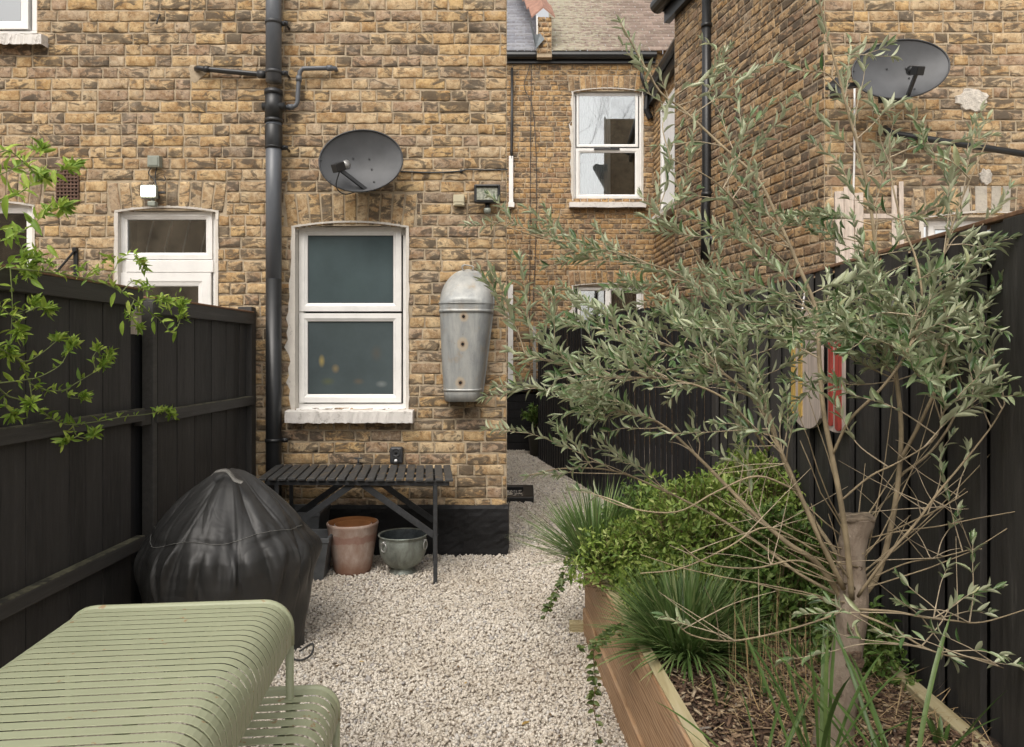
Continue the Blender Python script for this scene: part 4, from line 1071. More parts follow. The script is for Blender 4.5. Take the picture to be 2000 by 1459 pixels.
# soil
m, nt, b = base_mat('bark_mulch_soil'); v = coord(nt)
c = ramp(nt, noise(nt, v, 35, 8, .75), [(.3,(.018,.011,.008)),(.5,(.055,.034,.022)),(.66,(.11,.07,.045)),(.8,(.20,.14,.09))])
nt.l.new(c, b.inputs['Base Color']); b.inputs['Roughness'].default_value = .95; bump(nt, b, noise(nt, v, 60, 8, .75), 1., .02); M['soil'] = m
V = []; Fq = []; nx, ny = 30, 90
def soil_z(x, y): return .405+.02*math.sin(x*7+y*3)+.012*math.sin(x*19-y*11)
for j in range(ny+1):
    y = .6+(4.05-.6)*j/ny; xa = plank_x(y)+.03; xb = 1.30
    for i in range(nx+1): x = xa+(xb-xa)*i/nx; V.append((x, y, soil_z(x, y)+random.gauss(0,.004)))
for j in range(ny):
    for i in range(nx): q = j*(nx+1)+i; Fq.append((q,q+1,q+nx+2,q+nx+1))
struct(raw('planting_soil', V, Fq, M['soil'], smooth=True))
# mulch chips + straw (uncountable)
M['chip'], nt, b = base_mat('bark_chip'); r = island(nt)
c = ramp(nt, r, [(0,(.05,.028,.018)),(.35,(.10,.058,.036)),(.6,(.17,.105,.065)),(.8,(.30,.21,.13)),(.92,(.42,.33,.22)),(1,(.22,.19,.16))])
nt.l.new(c, b.inputs['Base Color']); b.inputs['Roughness'].default_value = .9
def chips(n, x0, x1, y0, y1, name, L=(.012,.035)):
    P = np.stack([rng.uniform(x0,x1,n), rng.uniform(y0,y1,n), np.zeros(n)],1); P = P[P[:,0] > plank_x(P[:,1])+.05]; n = len(P)
    P[:,2] = [soil_z(x,y)+.006+abs(rng.normal(0,.006)) for x,y,_ in P]
    B = np.array([(-1,-1,-1),(1,-1,-1),(1,1,-1),(-1,1,-1),(-1,-1,1),(1,-1,1),(1,1,1),(-1,1,1)],float)
    B = B[None]*(1+rng.normal(0,.25,(n,8,1)))*np.stack([rng.uniform(*L,n)/2, rng.uniform(.004,.010,n)/2, rng.uniform(.001,.003,n)],1)[:,None,:]
    ang = rng.uniform(0,6.28,n); ti = rng.normal(0,.35,n)
    ca, sa, ct, st = np.cos(ang), np.sin(ang), np.cos(ti), np.sin(ti)
    Rm = np.stack([ca*ct,-sa,ca*st, sa*ct,ca,sa*st, -st,0*ca,ct],1).reshape(-1,3,3)
    V = np.einsum('nij,nkj->nki', Rm, B)+P[:,None,:]
    Q = np.array([(0,3,2,1),(4,5,6,7),(0,1,5,4),(1,2,6,5),(2,3,7,6),(3,0,4,7)]); Q = (Q[None]+(np.arange(n)*8)[:,None,None]).reshape(-1,4)
    o = fast_mesh(name, V.reshape(-1,3), Q, None, M['chip']); o['kind'] = 'stuff'; return o
chips(14000, .33, 1.26, 1.6, 3.6, 'bark_mulch')

# strands helper: ribbons (grass blades, straw)
def blades(B, name, mat, parent=None, nseg=6, cup=.25):
    """B rows: base(3), dir_xy angle, lean, length, width, droop"""
    n = len(B); B = np.asarray(B, float); t = np.linspace(0,1,nseg+1)
    base = B[:,:3]; ang = B[:,3]; lean = B[:,4]; L = B[:,5]; w = B[:,6]; droop = B[:,7]; tw = rng.normal(0,.5,n)
    e = lean[:,None]+droop[:,None]*t[None]*1.0           # angle from vertical grows along the blade
    ds = L[:,None]/nseg
    hx = np.cumsum(np.concatenate([np.zeros((n,1)), np.sin(e[:,:-1])*ds],1),1); hz = np.cumsum(np.concatenate([np.zeros((n,1)), np.cos(e[:,:-1])*ds],1),1)
    cx, sx = np.cos(ang)[:,None], np.sin(ang)[:,None]
    C = np.stack([base[:,0:1]+hx*cx, base[:,1:2]+hx*sx, base[:,2:3]+hz],2)
    side = np.stack([-np.sin(ang+tw), np.cos(ang+tw), np.zeros(n)],1)[:,None,:]
    wid = (w[:,None]*np.clip(np.minimum(1.0, 2.6*(1-t)**.75)*(.6+.4*np.minimum(1,t*5)),.03,1))[:,:,None]
    up = np.array((0,0,1.))
    nrm = np.stack([np.cos(ang),np.sin(ang),np.zeros(n)],1)[:,None,:]*-.5+up*.5
    Lf = C+side*wid/2+nrm*wid*cup; Rt = C-side*wid/2+nrm*wid*cup
    V = np.stack([Lf, C, Rt],2).reshape(n,-1,3); k = nseg+1
    q = []
    for i in range(nseg): a = i*3; q += [(a,a+1,a+4,a+3),(a+1,a+2,a+5,a+4)]
    Q = (np.array(q)[None]+(np.arange(n)*k*3)[:,None,None]).reshape(-1,4)
    return fast_mesh(name, V.reshape(-1,3), Q, None, mat, parent, smooth=True)
def leafy_mat(name, stops, back=None, rough=.5, trans=.25, spec=.4):
    m, nt, b = base_mat(name); r = island(nt); g = nt.new('ShaderNodeNewGeometry')
    c = ramp(nt, r, stops)
    v = coord(nt); c = mix(nt, ramp(nt, noise(nt, v, 60, 2), [(.4,.25),(.7,0)]), c, tuple(x*.6 for x in stops[0][1]))
    if back: c = mix(nt, g.outputs['Backfacing'], c, back)
    nt.l.new(c, b.inputs['Base Color']); b.inputs['Roughness'].default_value = rough; b.inputs['Specular IOR Level'].default_value = spec
    if trans:
        out = [n for n in nt.n if n.type == 'OUTPUT_MATERIAL'][0]; t = nt.new('ShaderNodeBsdfTranslucent', {'Color': c})
        mx = nt.new('ShaderNodeMixShader', {0: trans}); nt.l.new(b.outputs[0], mx.inputs[1]); nt.l.new(t.outputs[0], mx.inputs[2]); nt.l.new(mx.outputs[0], out.inputs[0])
    return m
M['straw'] = leafy_mat('dry_straw', [(0,(.36,.25,.12)),(.5,(.48,.36,.20)),(1,(.30,.20,.11))], trans=.1, rough=.8)
M['grass'] = leafy_mat('dark_tufted_grass', [(0,(.09,.16,.05)),(.4,(.15,.25,.075)),(.8,(.23,.33,.12)),(1,(.38,.40,.19))], rough=.38, trans=.25)
M['strap'] = leafy_mat('strap_leaf', [(0,(.06,.12,.03)),(.6,(.10,.17,.045)),(1,(.15,.22,.07))], rough=.4)
n = 900; B = []
for i in range(n):
    x, y = rng.uniform(.42,1.24), rng.uniform(1.7,3.2)
    if rng.random() < .4: x, y = rng.normal(.93,.12), rng.normal(2.3,.2)
    if x < plank_x(y)+.17: continue
    B.append((x,y,soil_z(x,y)+.012,rng.uniform(0,6.28),rng.uniform(1.2,1.62),rng.uniform(.06,.2),rng.uniform(.002,.004),rng.normal(0,.3)))
blades(B,'straw_litter',M['straw'],None,4)['kind'] = 'stuff'
# tufts
def tuft(loc, n, L, w, label, spread=.07, lean=(.05,1.25), droop=(.2,1.1), mat='grass', name='grass_tuft', ang=None, cat='grass tuft', group=None):
    B = []
    for i in range(n):
        a = rng.uniform(0,2*math.pi) if ang is None else rng.normal(*ang); r_ = spread*math.sqrt(rng.random())
        B.append((r_*math.cos(a), r_*math.sin(a), 0, a+rng.normal(0,.25), rng.uniform(*lean), rng.uniform(*L), rng.uniform(*w), rng.uniform(*droop)))
    o = blades(B, name, M[mat], None, 8); o.location = loc; return tag(o, label, cat, group)
c1 = at(1340,1235,2.72); c1.z = .41
tuft(c1, 1300, (.16,.35), (.005,.009), 'near dense clump of dark green grass in front of the olive trunk', .09, (.0,1.35), (.1,.9))
c2 = at(1165,1075,3.75); c2.z = .42
tuft(c2, 700, (.28,.48), (.0045,.008), 'far clump of dark green grass at the back corner of the raised bed', .07, (.0,1.2), (.1,.7))

# ================================================================== GREEN TABLE & BENCH
M['sage'] = simple('sage_powder_coat', (.335,.36,.235), .45, var=.05, scale=5, bmp=0)
def rusty():
    m = M['sage']; nt = NT(m); b = [n for n in nt.n if n.type == 'BSDF_PRINCIPLED'][0]; v = coord(nt)
    cur = b.inputs['Base Color'].links[0].from_socket
    c = mix(nt, ramp(nt, noise(nt, v, 26, 4, .6), [(.67,0),(.70,.7)]), cur, (.30,.15,.06))
    c = mix(nt, ramp(nt, noise(nt, v, 3, 5, .6), [(.5,0),(.8,.25)]), c, (.40,.39,.27))
    nt.l.new(c, b.inputs['Base Color'])
rusty()
def slatted(name, label, cat, far_centre, rz, W, H, n, pitch, sw, rad, lip, tr=.014, length=None):
    t = thing(name, label, cat, (far_centre[0], far_centre[1], 0), rz)
    # profile across x : lip up, arc, flat, arc, lip down
    def prof(off=0.):
        P = []; h = W/2; rr = rad-off
        P.append((-h+off, H-rad-lip)); 
        for i in range(9): a = math.pi-math.pi/2*i/8; P.append((-h+rad+rr*math.cos(a), H-rad+rr*math.sin(a)))
        for i in range(9): a = math.pi/2-math.pi/2*i/8; P.append((h-rad+rr*math.cos(a), H-rad+rr*math.sin(a)))
        P.append((h-off, H-rad-lip)); return P
    o_, i_ = prof(0), prof(.0022); k = len(o_); m = MB()
    for s in range(n):
        y1 = -.030-s*pitch; y0 = y1-sw; b = len(m.V)
        # small per slat pressing
        for (PP, y) in ((o_, y1), (o_, y0), (i_, y0), (i_, y1)):
            for (x, z) in PP: m.V.append(Vector((x, y, z)))
        for q in range(4):
            q2 = (q+1) % 4
            for j in range(k-1): m.F.append((b+q*k+j, b+q*k+j+1, b+q2*k+j+1, b+q2*k+j))
        for e in (0, k-1):
            f = (b+e, b+k+e, b+2*k+e, b+3*k+e); m.F.append(f if e == 0 else f[::-1])
    m.build('slatted_top', M['sage'], t, bevel=.0012)
    Lg = .03*2+n*pitch
    pc = prof(tr*.6)
    for y in (-.014, -Lg+.014):
        m = MB(); m.tube([(x, y, z) for x, z in pc], tr, 14); m.build('end_frame', M['sage'], t, True)
        for sx in (-1, 1):
            m = MB(); x = sx*(W/2-tr*.6); m.tube([(x,y,H-rad-lip+.01),(x,y,0)], tr*.88, 16); m.tube([(x,y,.012),(x,y,-.004)], tr, 16); l = m.build('leg', M['sage'], t, True)
    # longitudinal stretchers under the slats
    for sx in (-1, 1):
        m = MB(); m.bar((sx*(W/2-.012),-.03,H-rad-lip+.004),(sx*(W/2-.012),-Lg+.03,H-rad-lip+.004),.012,.022); m.build('side_rail', M['sage'], t, bevel=.002)
    for fx in (-.22,.22):
        m = MB(); m.bar((fx*W,-.03,H-.016),(fx*W,-Lg+.03,H-.016),.02,.016); m.build('stretcher', M['sage'], t, bevel=.002)
    return t
TH = R(6.0)
slatted('garden_table', 'large sage green metal table with a slatted, rounded-over top, bottom left', 'table', (-1.049,2.262), TH, .655, .74, 44, .0368, .0300, .085, .05)
slatted('garden_bench', 'sage green slatted metal bench tucked along the right side of the green table', 'bench', (-.812,2.36), TH, .42, .44, 30, .048, .037, .075, .035)

# ================================================================== BBQ UNDER COVER
M['cover'], nt, b = base_mat('black_cover_fabric'); v = coord(nt)
c = ramp(nt, noise(nt, v, 4, 6, .6), [(.3,(.022,.022,.0215)),(.7,(.036,.036,.035))]); nt.l.new(c, b.inputs['Base Color'])
b.inputs['Roughness'].default_value = .48; b.inputs['Specular IOR Level'].default_value = .5
h1 = math_(nt, 'ABSOLUTE', math_(nt, 'SUBTRACT', noise(nt, coord(nt,(1,1,.7)), 5, 2, .45, 1.8), .5), 0.); h2 = noise(nt, coord(nt,(1,1,.5)), 16, 3, .5, 1.2); bn = bump(nt, b, h1, .22, .05); bump(nt, b, h2, .05, .008, bn)
BC = Vector((-1.525,3.80,0))
cv = thing('barbecue_cover', 'black fabric cover draped over a round barbecue beside the left fence', 'cover', BC)
prof = [(0,.905),(.04,.905),(.075,.893),(.115,.868),(.16,.832),(.215,.782),(.272,.727),(.325,.672),(.362,.625),(.392,.575),(.412,.53),(.425,.47),(.428,.41),(.422,.34),(.41,.27),(.398,.2),(.385,.14),(.375,.09),(.37,.05),(.37,.0)]
pf = []
for i in range(len(prof)-1):
    for j in range(7): f = j/7; pf.append(((prof[i][0]*(1-f)+prof[i+1][0]*f)*.965, prof[i][1]*(1-f)+prof[i+1][1]*f))
pf.append(prof[-1])
rg = random.Random(5)
folds = [(R(a)+rg.gauss(0,.05), rg.uniform(.025,.085), rg.uniform(.010,.034), rg.uniform(.44,.58), rg.uniform(-.7,.7)) for a in (-172,-160,-150,-138,-128,-121,-113,-104,-97,-88,-79,-72,-64,-55,-43,-36,-24,-12,-4,20,60,110,150)]
def fold(r, z, th):
    dr = 0
    for (a, w, amp, zc, sk) in folds:
        d = (th-a-sk*(z-.6)+math.pi) % (2*math.pi)-math.pi
        env = math.exp(-((z-zc)/(.085 if z > zc else .13))**2)+.22*math.exp(-((z-.70)/.12)**2)
        g = math.exp(-(d/w)**2)-.75*math.exp(-((d-w*1.35)/(w*.6))**2)
        dr += amp*env*g*.45
    ph = th+.10*math.sin(3*th+2)+.06*math.sin(7*th)
    pl = 1-abs(math.sin(8.5*ph+1.3*math.sin(4*th)+(z-.5)*5*math.sin(5*th)))**.6; pl = 1-pl
    pm = .55+.45*math.sin(2.3*th+1.2*math.sin(5*th))
    dr += (.050*pl-.022)*pm*math.exp(-((z-.50)/(.075 if z > .50 else .12))**2)
    dr += (.020*abs(math.sin(6*ph+1.1*math.sin(2*th)+(z-.7)*2.5))**.6-.012)*math.exp(-((z-.72)/.13)**2)
    lo = .007*math.sin(3*th+1)+.006*math.sin(7*th+z*9)+.004*math.sin(13*th-z*20)
    lowf = max(0,.3-z)*.06*math.sin(9*th+2)
    sag = -.012*math.exp(-((z-.60)/.025)**2)*(.6+.4*math.sin(8*th))
    k = min(1, r/.2)
    return r+(dr+lo+lowf+sag)*k, z+.010*k*math.sin(5*th+r*9)
m = MB(); m.lathe(pf, (0,0,0), 360, fold); m.build('fabric', M['cover'], cv, True)
M['thread'] = simple('grey_thread', (.16,.16,.15), .7, bmp=0)
m = MB(); pts = []
zs = .615; r0 = .378
for k in range(-170, 6):
    th = R(k)+.0; 
    zz = zs+.012*math.sin(th*6)-.015*math.sin(th*2.2); rr = np.interp(-zz, [-p[1] for p in pf], [p[0] for p in pf]); r_, z_ = fold(rr, zz, th); pts.append(((r_+.0022)*math.cos(th), (r_+.0022)*math.sin(th), z_+.001))
m.tube(pts, .0016, 5); m.build('seam', M['thread'], cv, True)
m = MB(); a = catmull([(-.035,-.13,.895),(-.01,-.14,.915),(.035,-.13,.920),(.065,-.14,.898),(.09,-.16,.878),(.135,-.18,.868)], 5)
for i in range(len(a)-1):
    p, q = a[i], a[i+1]; s_ = Vector((.0,-.016,-.004)); m.quad(p-s_, q-s_, q+s_, p+s_)
o = m.build('handle_strap', simple('grey_webbing', (.19,.185,.17), .7, var=.2, scale=60, bmp=.2), cv, True); md = o.modifiers.new('s','SOLIDIFY'); md.thickness = .003
m = MB(); m.tube(catmull([(.33,-.20,.05),(.42,-.22,.02),(.47,-.18,.03),(.46,-.12,.06),(.40,-.14,.03)], 5), .005, 6); m.build('drawstring', M['gasket'], cv, True)

# ================================================================== SLATTED WOODEN TABLE
tz = .69
tt = thing('folding_table', 'long dark slatted wooden folding table against the brick under the frosted window', 'table', (Xp(694,4.80),4.80,0), R(-1.5))
def oldblack(name):
    m, nt, b = base_mat(name); v = coord(nt, (6,.8,6)); v2 = coord(nt)
    c = ramp(nt, noise(nt, v, 9, 7, .7), [(.3,(.03,.03,.03)),(.6,(.055,.056,.056)),(.8,(.09,.085,.075))])
    c = mix(nt, ramp(nt, noise(nt, coord(nt,(3,1,3)), 9, 7, .75), [(.56,0),(.66,.7)]), c, (.15,.105,.055))
    c = mix(nt, ramp(nt, noise(nt, v2, 60, 3), [(.70,0),(.74,.7)]), c, (.35,.33,.27))
    nt.l.new(c, b.inputs['Base Color']); b.inputs['Roughness'].default_value = .6; bump(nt, b, noise(nt, v, 20, 6), .3, .004); return m
M['oldblack'] = oldblack('worn_black_paint_wood')
TW, TD = 1.27, .60
SH = -.16
for i in range(20):
    x = -TW/2+.026+i*(TW-.052)/19
    zz = tz-.009+random.gauss(0,.0012); m = MB(); m.bar((x, 0, zz), (x+SH*TD, TD, zz), .051, .018); m.build('slat', M['oldblack'], tt, bevel=.004)
m = MB(); m.bb(-TW/2+.03, TW/2-.03, .03, .045, tz-.05, tz-.019); m.bb(-TW/2+.03+SH*TD, TW/2-.03+SH*TD, TD-.045, TD-.03, tz-.05, tz-.019); m.bb(-.5,.5,.28,.30,tz-.04,tz-.019); m.build('frame', M['iron'], tt, bevel=.002)
for x in (TW/2-.115, -TW/2+.115):
    for y in (.04, TD-.05): m = MB(); xs = x+SH*y; m.bb(xs-.013, xs+.013, y-.008, y+.008, -.01, tz-.05); m.build('leg', M['iron'], tt, bevel=.002)
for s in (-1, 1):
    m = MB(); m.bar((s*.02,.058,tz-.05),(s*(TW/2-.115),.058,.30),.006,.045, up=(0,1,0)); 
    m.V = []; m.F = []; a = Vector((s*.03,.056,tz-.045)); b_ = Vector((s*(TW/2-.115),.056,.30)); m.bar(a, b_, .006, .042, up=(0,0,1)); m.build('brace', M['iron'], tt, bevel=.001)
    m = MB(); m.bar(Vector((s*.03+SH*TD,TD-.06,tz-.045)), Vector((s*(TW/2-.115)+SH*TD,TD-.06,.30)), .006, .042); m.build('brace', M['iron'], tt, bevel=.001)

# ================================================================== POTS
def terra():
    m, nt, b = base_mat('limed_terracotta'); v = coord(nt, (1,1,1)); v3 = coord(nt,(2.5,2.5,1.2))
    c = ramp(nt, noise(nt, v3, 6, 7, .7), [(.35,(.31,.20,.15)),(.52,(.38,.28,.23)),(.7,(.48,.39,.33))])
    z = nt.new('ShaderNodeSeparateXYZ', {0: v}).outputs[2]
    zb = math_(nt, 'ADD', z, math_(nt, 'MULTIPLY', noise(nt, v, 12, 5), .08))
    c = mix(nt, ramp(nt, math_(nt,'MULTIPLY',zb,1.), [(.09,.75),(.15,0)]), c, (.22,.105,.065))
    c = mix(nt, ramp(nt, math_(nt,'MULTIPLY',zb,1.), [(.255,0),(.262,.55),(.305,.55),(.315,0)]), c, (.25,.10,.07))
    nt.l.new(c, b.inputs['Base Color']); b.inputs['Roughness'].default_value = .8; bump(nt, b, noise(nt, v, 50, 5), .25, .004); return m
M['terra'] = terra()
M['terra_in'] = simple('orange_terracotta', (.36,.15,.05), .8, var=.15, scale=12, bmp=.1)
pc = at(689,1100,5.10); pc.z = 0
t = thing('plant_pot', 'tapering limewashed terracotta pot under the slatted table', 'pot', pc)
m = MB(); m.lathe([(0,0),(.112,0),(.120,.008),(.126,.03),(.150,.17),(.172,.325),(.176,.335),(.172,.343),(.165,.345)], n=48); m.build('body', M['terra'], t, True)
m = MB(); m.lathe([(.1645,.3455),(.158,.338),(.150,.28),(.10,.05),(0,.045)], n=48); m.build('inside', M['terra_in'], t, True)
t = thing('plant_pot', 'smaller white-rimmed terracotta pot nested inside the tapering pot', 'pot', pc+Vector((.002,.0,.09)))
M['terra_pale'] = simple('limescaled_rim', (.46,.38,.32), .8, var=.2, scale=30, bmp=.2)
m = MB(); m.lathe([(0,0),(.08,0),(.122,.20),(.127,.222),(.127,.238),(.122,.241)], n=44); m.build('body', M['terra_pale'], t, True)
m = MB(); m.lathe([(.1215,.241),(.112,.232),(.075,.02),(0,.018)], n=44); m.build('inside', M['terra_in'], t, True)
def verdi():
    m, nt, b = base_mat('verdigris_metal'); v = coord(nt,(1.5,1.5,.7))
    c = ramp(nt, noise(nt, v, 8, 8, .7, .4), [(.3,(.10,.11,.095)),(.48,(.19,.205,.18)),(.6,(.26,.29,.26)),(.75,(.36,.43,.39))])
    c = mix(nt, ramp(nt, noise(nt, v, 13, 6, .7), [(.6,0),(.7,.6)]), c, (.06,.065,.06))
    nt.l.new(c, b.inputs['Base Color']); b.inputs['Metallic'].default_value = .3; b.inputs['Roughness'].default_value = .5; bump(nt, b, noise(nt, v, 26, 4), .25, .006); return m
M['verdi'] = verdi()
cc = at(787,1090,5.08); cc.z = 0
t = thing('metal_cauldron', 'round verdigris metal pot with ring handles, right of the terracotta pot', 'pot', cc)
m = MB(); m.lathe([(.06,.0),(.095,.0),(.094,.012),(.075,.03),(.07,.042),(.10,.055),(.135,.09),(.155,.14),(.160,.19),(.158,.235),(.155,.245),(.165,.258),(.170,.262),(.167,.268),(.155,.262)], n=52); m.build('body', M['verdi'], t, True)
m = MB(); m.lathe([(.1555,.2625),(.148,.24),(.15,.18),(.13,.10),(0,.06)], n=52); m.build('inside', simple('dark_tarnish', (.05,.06,.065), .5, metal=.3, var=.5, scale=30, bmp=.2), t, True)
for a in (R(-128), R(-20)):
    c_ = Vector((math.cos(a),math.sin(a),0)); s_ = Vector((-math.sin(a),math.cos(a),0))
    m = MB(); m.tube([c_*.172+s_*.026*math.cos(q)+Vector((0,0,.205+.030*math.sin(q))) for q in [2*math.pi*i/20 for i in range(21)]], .0036, 8, cap=False); m.tube([c_*.15+Vector((0,0,.237)), c_*.18+Vector((0,0,.236))], .008, 10); m.build('ring_handle', M['galv'] if 0 else M['pale_metal'], t, True)
M['slatepot'] = simple('slate_grey_planter', (.085,.09,.095), .6, var=.35, scale=12, bmp=.3)
def square_pot(loc, w0, w1, h, rz, label):
    t = thing('square_planter', label, 'planter', loc, rz, 'dark square planters'); V = []; Fq = []
    for (w, z) in ((w0,0),(w1,h-.03),(w1+.015,h-.03),(w1+.015,h),(w1-.02,h),(w1-.03,h-.04),(w0-.03,.06)):
        for (x,y) in ((-1,-1),(1,-1),(1,1),(-1,1)): V.append((x*w/2,y*w/2,z))
    for i in range(6):
        for k in range(4): k2=(k+1)%4; Fq.append((i*4+k,i*4+k2,(i+1)*4+k2,(i+1)*4+k))
    Fq.append((27-3,27-2,27-1,27)); raw('body', V, Fq, M['slatepot'], t, bevel=.004)
    m = MB(); m.bb(-w0/2+.0,w0/2-.0,-w0/2+.0,w0/2-.0,h-.10,h-.07); m.build('compost', M['soil'], t)
square_pot((Xp(606,4.95),4.98,0), .19, .27, .29, R(4), 'dark grey square planter half hidden behind the covered barbecue')
square_pot((Xp(600,5.25)-.02,5.27,0), .22, .28, .40, R(0), 'taller black square planter in the shadow against the wall')
# drain edging / trough
t = thing('drain_surround', 'flat black square surround set in the gravel by the house corner', 'drain', (Xp(1003,7.8)+.0,7.8,0))
m = MB()
for (a,b_,c_,d_) in ((-.27,.21,-.36,-.25),(-.27,.21,.25,.36),(-.27,-.17,-.25,.25),(.10,.21,-.25,.25)): m.bb(a,b_,c_,d_,-.02,.055)
m.build('edging', M['black_plastic'], t, bevel=.006)
m = MB(); m.bb(-.17,.10,-.25,.25,-.004,.012); m.build('grate', M['hole'], t)
# shed / storage box
t = thing('storage_shed', 'low black shiplap storage shed with a sloping lid at the end of the passage', 'shed', (-.02,11.45,0))
m = MB()
for i in range(7):
    z = i*.125; m.box((-.12,.0,z+.06),(.98,.02,.118),Matrix.Rotation(R(4),3,'X')); m.box((.37,.35,z+.06),(.02,.7,.118),Matrix.Rotation(R(4),3,'Y'))
m.build('boarding', M['shed'], t, bevel=.004)
m = MB(); m.quad((-.6,.02,0),(.36,.02,0),(.36,.02,.9),(-.6,.02,.9)); m.build('carcass', M['hole'], t)
m = MB(); m.box((-.10,.33,.975),(1.10,.78,.028),Matrix.Rotation(R(-9),3,'Y')@Matrix.Rotation(R(8),3,'X')); m.build('lid', simple('grey_felt_lid', (.055,.055,.052), .8, var=.3, scale=20, bmp=.3), t, bevel=.004)
# potted shrub in the passage
t = thing('potted_shrub', 'leafy green shrub in a dark pot beside the black shed', 'potted plant', at(1053,880,10.9)); t.location.z = 0
m = MB(); m.lathe([(0,0),(.13,0),(.165,.33),(.175,.36),(.165,.37),(.155,.34),(0,.32)], n=30); m.build('pot', simple('dark_olive_pot', (.035,.035,.025), .6, bmp=.1), t, True)
SHRUB_POT = t

# ================================================================== LEAVES
def leaves(P, D, N, L, W, name, mat, parent=None, curl=.15, fold=.25, rows=3, wpos=.45):
    """P base, D direction, N approx normal, L length, W width arrays -> one mesh, each leaf an island"""
    P = np.asarray(P,float); D = np.asarray(D,float); N = np.asarray(N,float); L = np.asarray(L,float); W = np.asarray(W,float); n = len(P)
    D /= np.linalg.norm(D,axis=1)[:,None]; S = np.cross(D,N); S /= np.maximum(np.linalg.norm(S,axis=1)[:,None],1e-6); N = np.cross(S,D)
    ts = np.linspace(0,1,rows+2); V = []; cu = rng.normal(curl,.12,n)
    def pt(t, s, w):
        z = -cu*t*t+fold*abs(s)*w*W/L*1.0
        return P+D*(t*L)[:,None]+S*(s*w*W/2)[:,None]+N*(z*L)[:,None]
    V.append(pt(np.zeros(n)+0., 0, 0))
    for t in ts[1:-1]:
        w = math.sin(math.pi*t**(math.log(.5)/math.log(wpos)))**.8
        tt_ = np.full(n,t)
        for s in (-1,0,1): V.append(pt(tt_, s, w))
    V.append(pt(np.ones(n), 0, 0))
    nv = len(V); V = np.stack(V,1)
    tr = [(0,2,1),(0,3,2)]; q = []
    for r_ in range(rows-1): a = 1+r_*3; q += [(a,a+1,a+4,a+3),(a+1,a+2,a+5,a+4)]
    a = 1+(rows-1)*3; tr += [(a,a+1,nv-1),(a+1,a+2,nv-1)]
    off = (np.arange(n)*nv)[:,None,None]
    return fast_mesh(name, V.reshape(-1,3), (np.array(q)[None]+off).reshape(-1,4), (np.array(tr)[None]+off).reshape(-1,3), mat, parent, smooth=True)
class Leafer:
    def __init__(s): s.P=[];s.D=[];s.N=[];s.L=[];s.W=[]
    def add(s,p,d,n,l,w): s.P.append(tuple(p));s.D.append(tuple(d));s.N.append(tuple(n));s.L.append(l);s.W.append(w)
    def build(s,name,mat,parent=None,**k): return leaves(s.P,s.D,s.N,s.L,s.W,name,mat,parent,**k)
rr = random.Random(42)
def rv(s=1.): return Vector((rr.gauss(0,s),rr.gauss(0,s),rr.gauss(0,s)))

# ================================================================== OLIVE TREE
M['olive_leaf'] = leafy_mat('olive_leaf', [(0,(.05,.105,.028)),(.2,(.10,.18,.06)),(.45,(.19,.275,.12)),(.7,(.31,.385,.20)),(.9,(.43,.48,.30)),(1,(.48,.49,.25))], back=(.50,.54,.36), rough=.36, trans=.18, spec=.6)
M['twig'] = simple('olive_twig', (.40,.33,.23), .8, var=.25, scale=40, bmp=.1)
M['limb'] = simple('olive_limb', (.27,.215,.135), .85, var=.35, scale=16, bmp=.3)
def trunk_mat():
    m, nt, b = base_mat('olive_trunk_bark'); v = coord(nt,(1,1,.6)); v2 = coord(nt)
    c = ramp(nt, noise(nt, v, 14, 8, .7, .5), [(.3,(.17,.125,.09)),(.5,(.27,.215,.165)),(.72,(.37,.31,.25))])
    c = mix(nt, ramp(nt, noise(nt, v2, 9, 5, .6), [(.6,0),(.7,.5)]), c, (.12,.08,.05))
    nt.l.new(c, b.inputs['Base Color']); b.inputs['Roughness'].default_value = .9; bump(nt, b, noise(nt, v, 26, 8, .7, .6), .7, .012); return m
M['trunk'] = trunk_mat()
TDp = 2.1
tree = thing('olive_tree', 'silvery-leaved olive tree with a lopped trunk growing in the raised bed', 'tree', (0,0,0))
def smooth_tube(pts, rad, k=5, n=10, wob=.0):
    c = catmull([Vector(p) for p in pts], k); R_ = []
    for i in range(len(c)): f = i/k; a = int(f); b_ = min(a+1, len(rad)-1); R_.append(rad[min(a,len(rad)-1)]*(1-(f-a))+rad[b_]*(f-a))
    m = MB(); m.tube(c, R_, n); return m
tp = [(1618,1520),(1634,1400),(1650,1310),(1660,1240),(1664,1160),(1664,1090),(1668,1045),(1674,1022),(1674,1010)]
trad = [.060,.050,.043,.040,.043,.037,.037,.042,.046]
m = smooth_tube([at(a,b_,TDp) for a,b_ in tp], trad, 5, 22)
m.V = [v+Vector(( .0022*math.sin(v.z*27+math.floor(i/22)*.0+math.atan2(v.y-2.1,v.x-.9)*2), .0022*math.cos(v.z*21), 0)) for i, v in enumerate(m.V)]
trk = m.build('trunk', M['trunk'], tree, True)
m = MB(); m.lathe([(0,.004),(.040,.004),(.047,.0),(.049,-.006),(.040,-.012)], at(1674,1008,TDp), 24, fn=lambda r,z,t:(r*(1+.05*math.sin(5*t)),z+.004*math.sin(3*t))); m.build('sawn_top', simple('sawn_end_grain',(.16,.125,.09),.95,var=.4,scale=50,bmp=.6), trk, True)
M['knot'] = simple('dark_bark_knot', (.12,.08,.055), .95, var=.5, scale=70, bmp=.8)
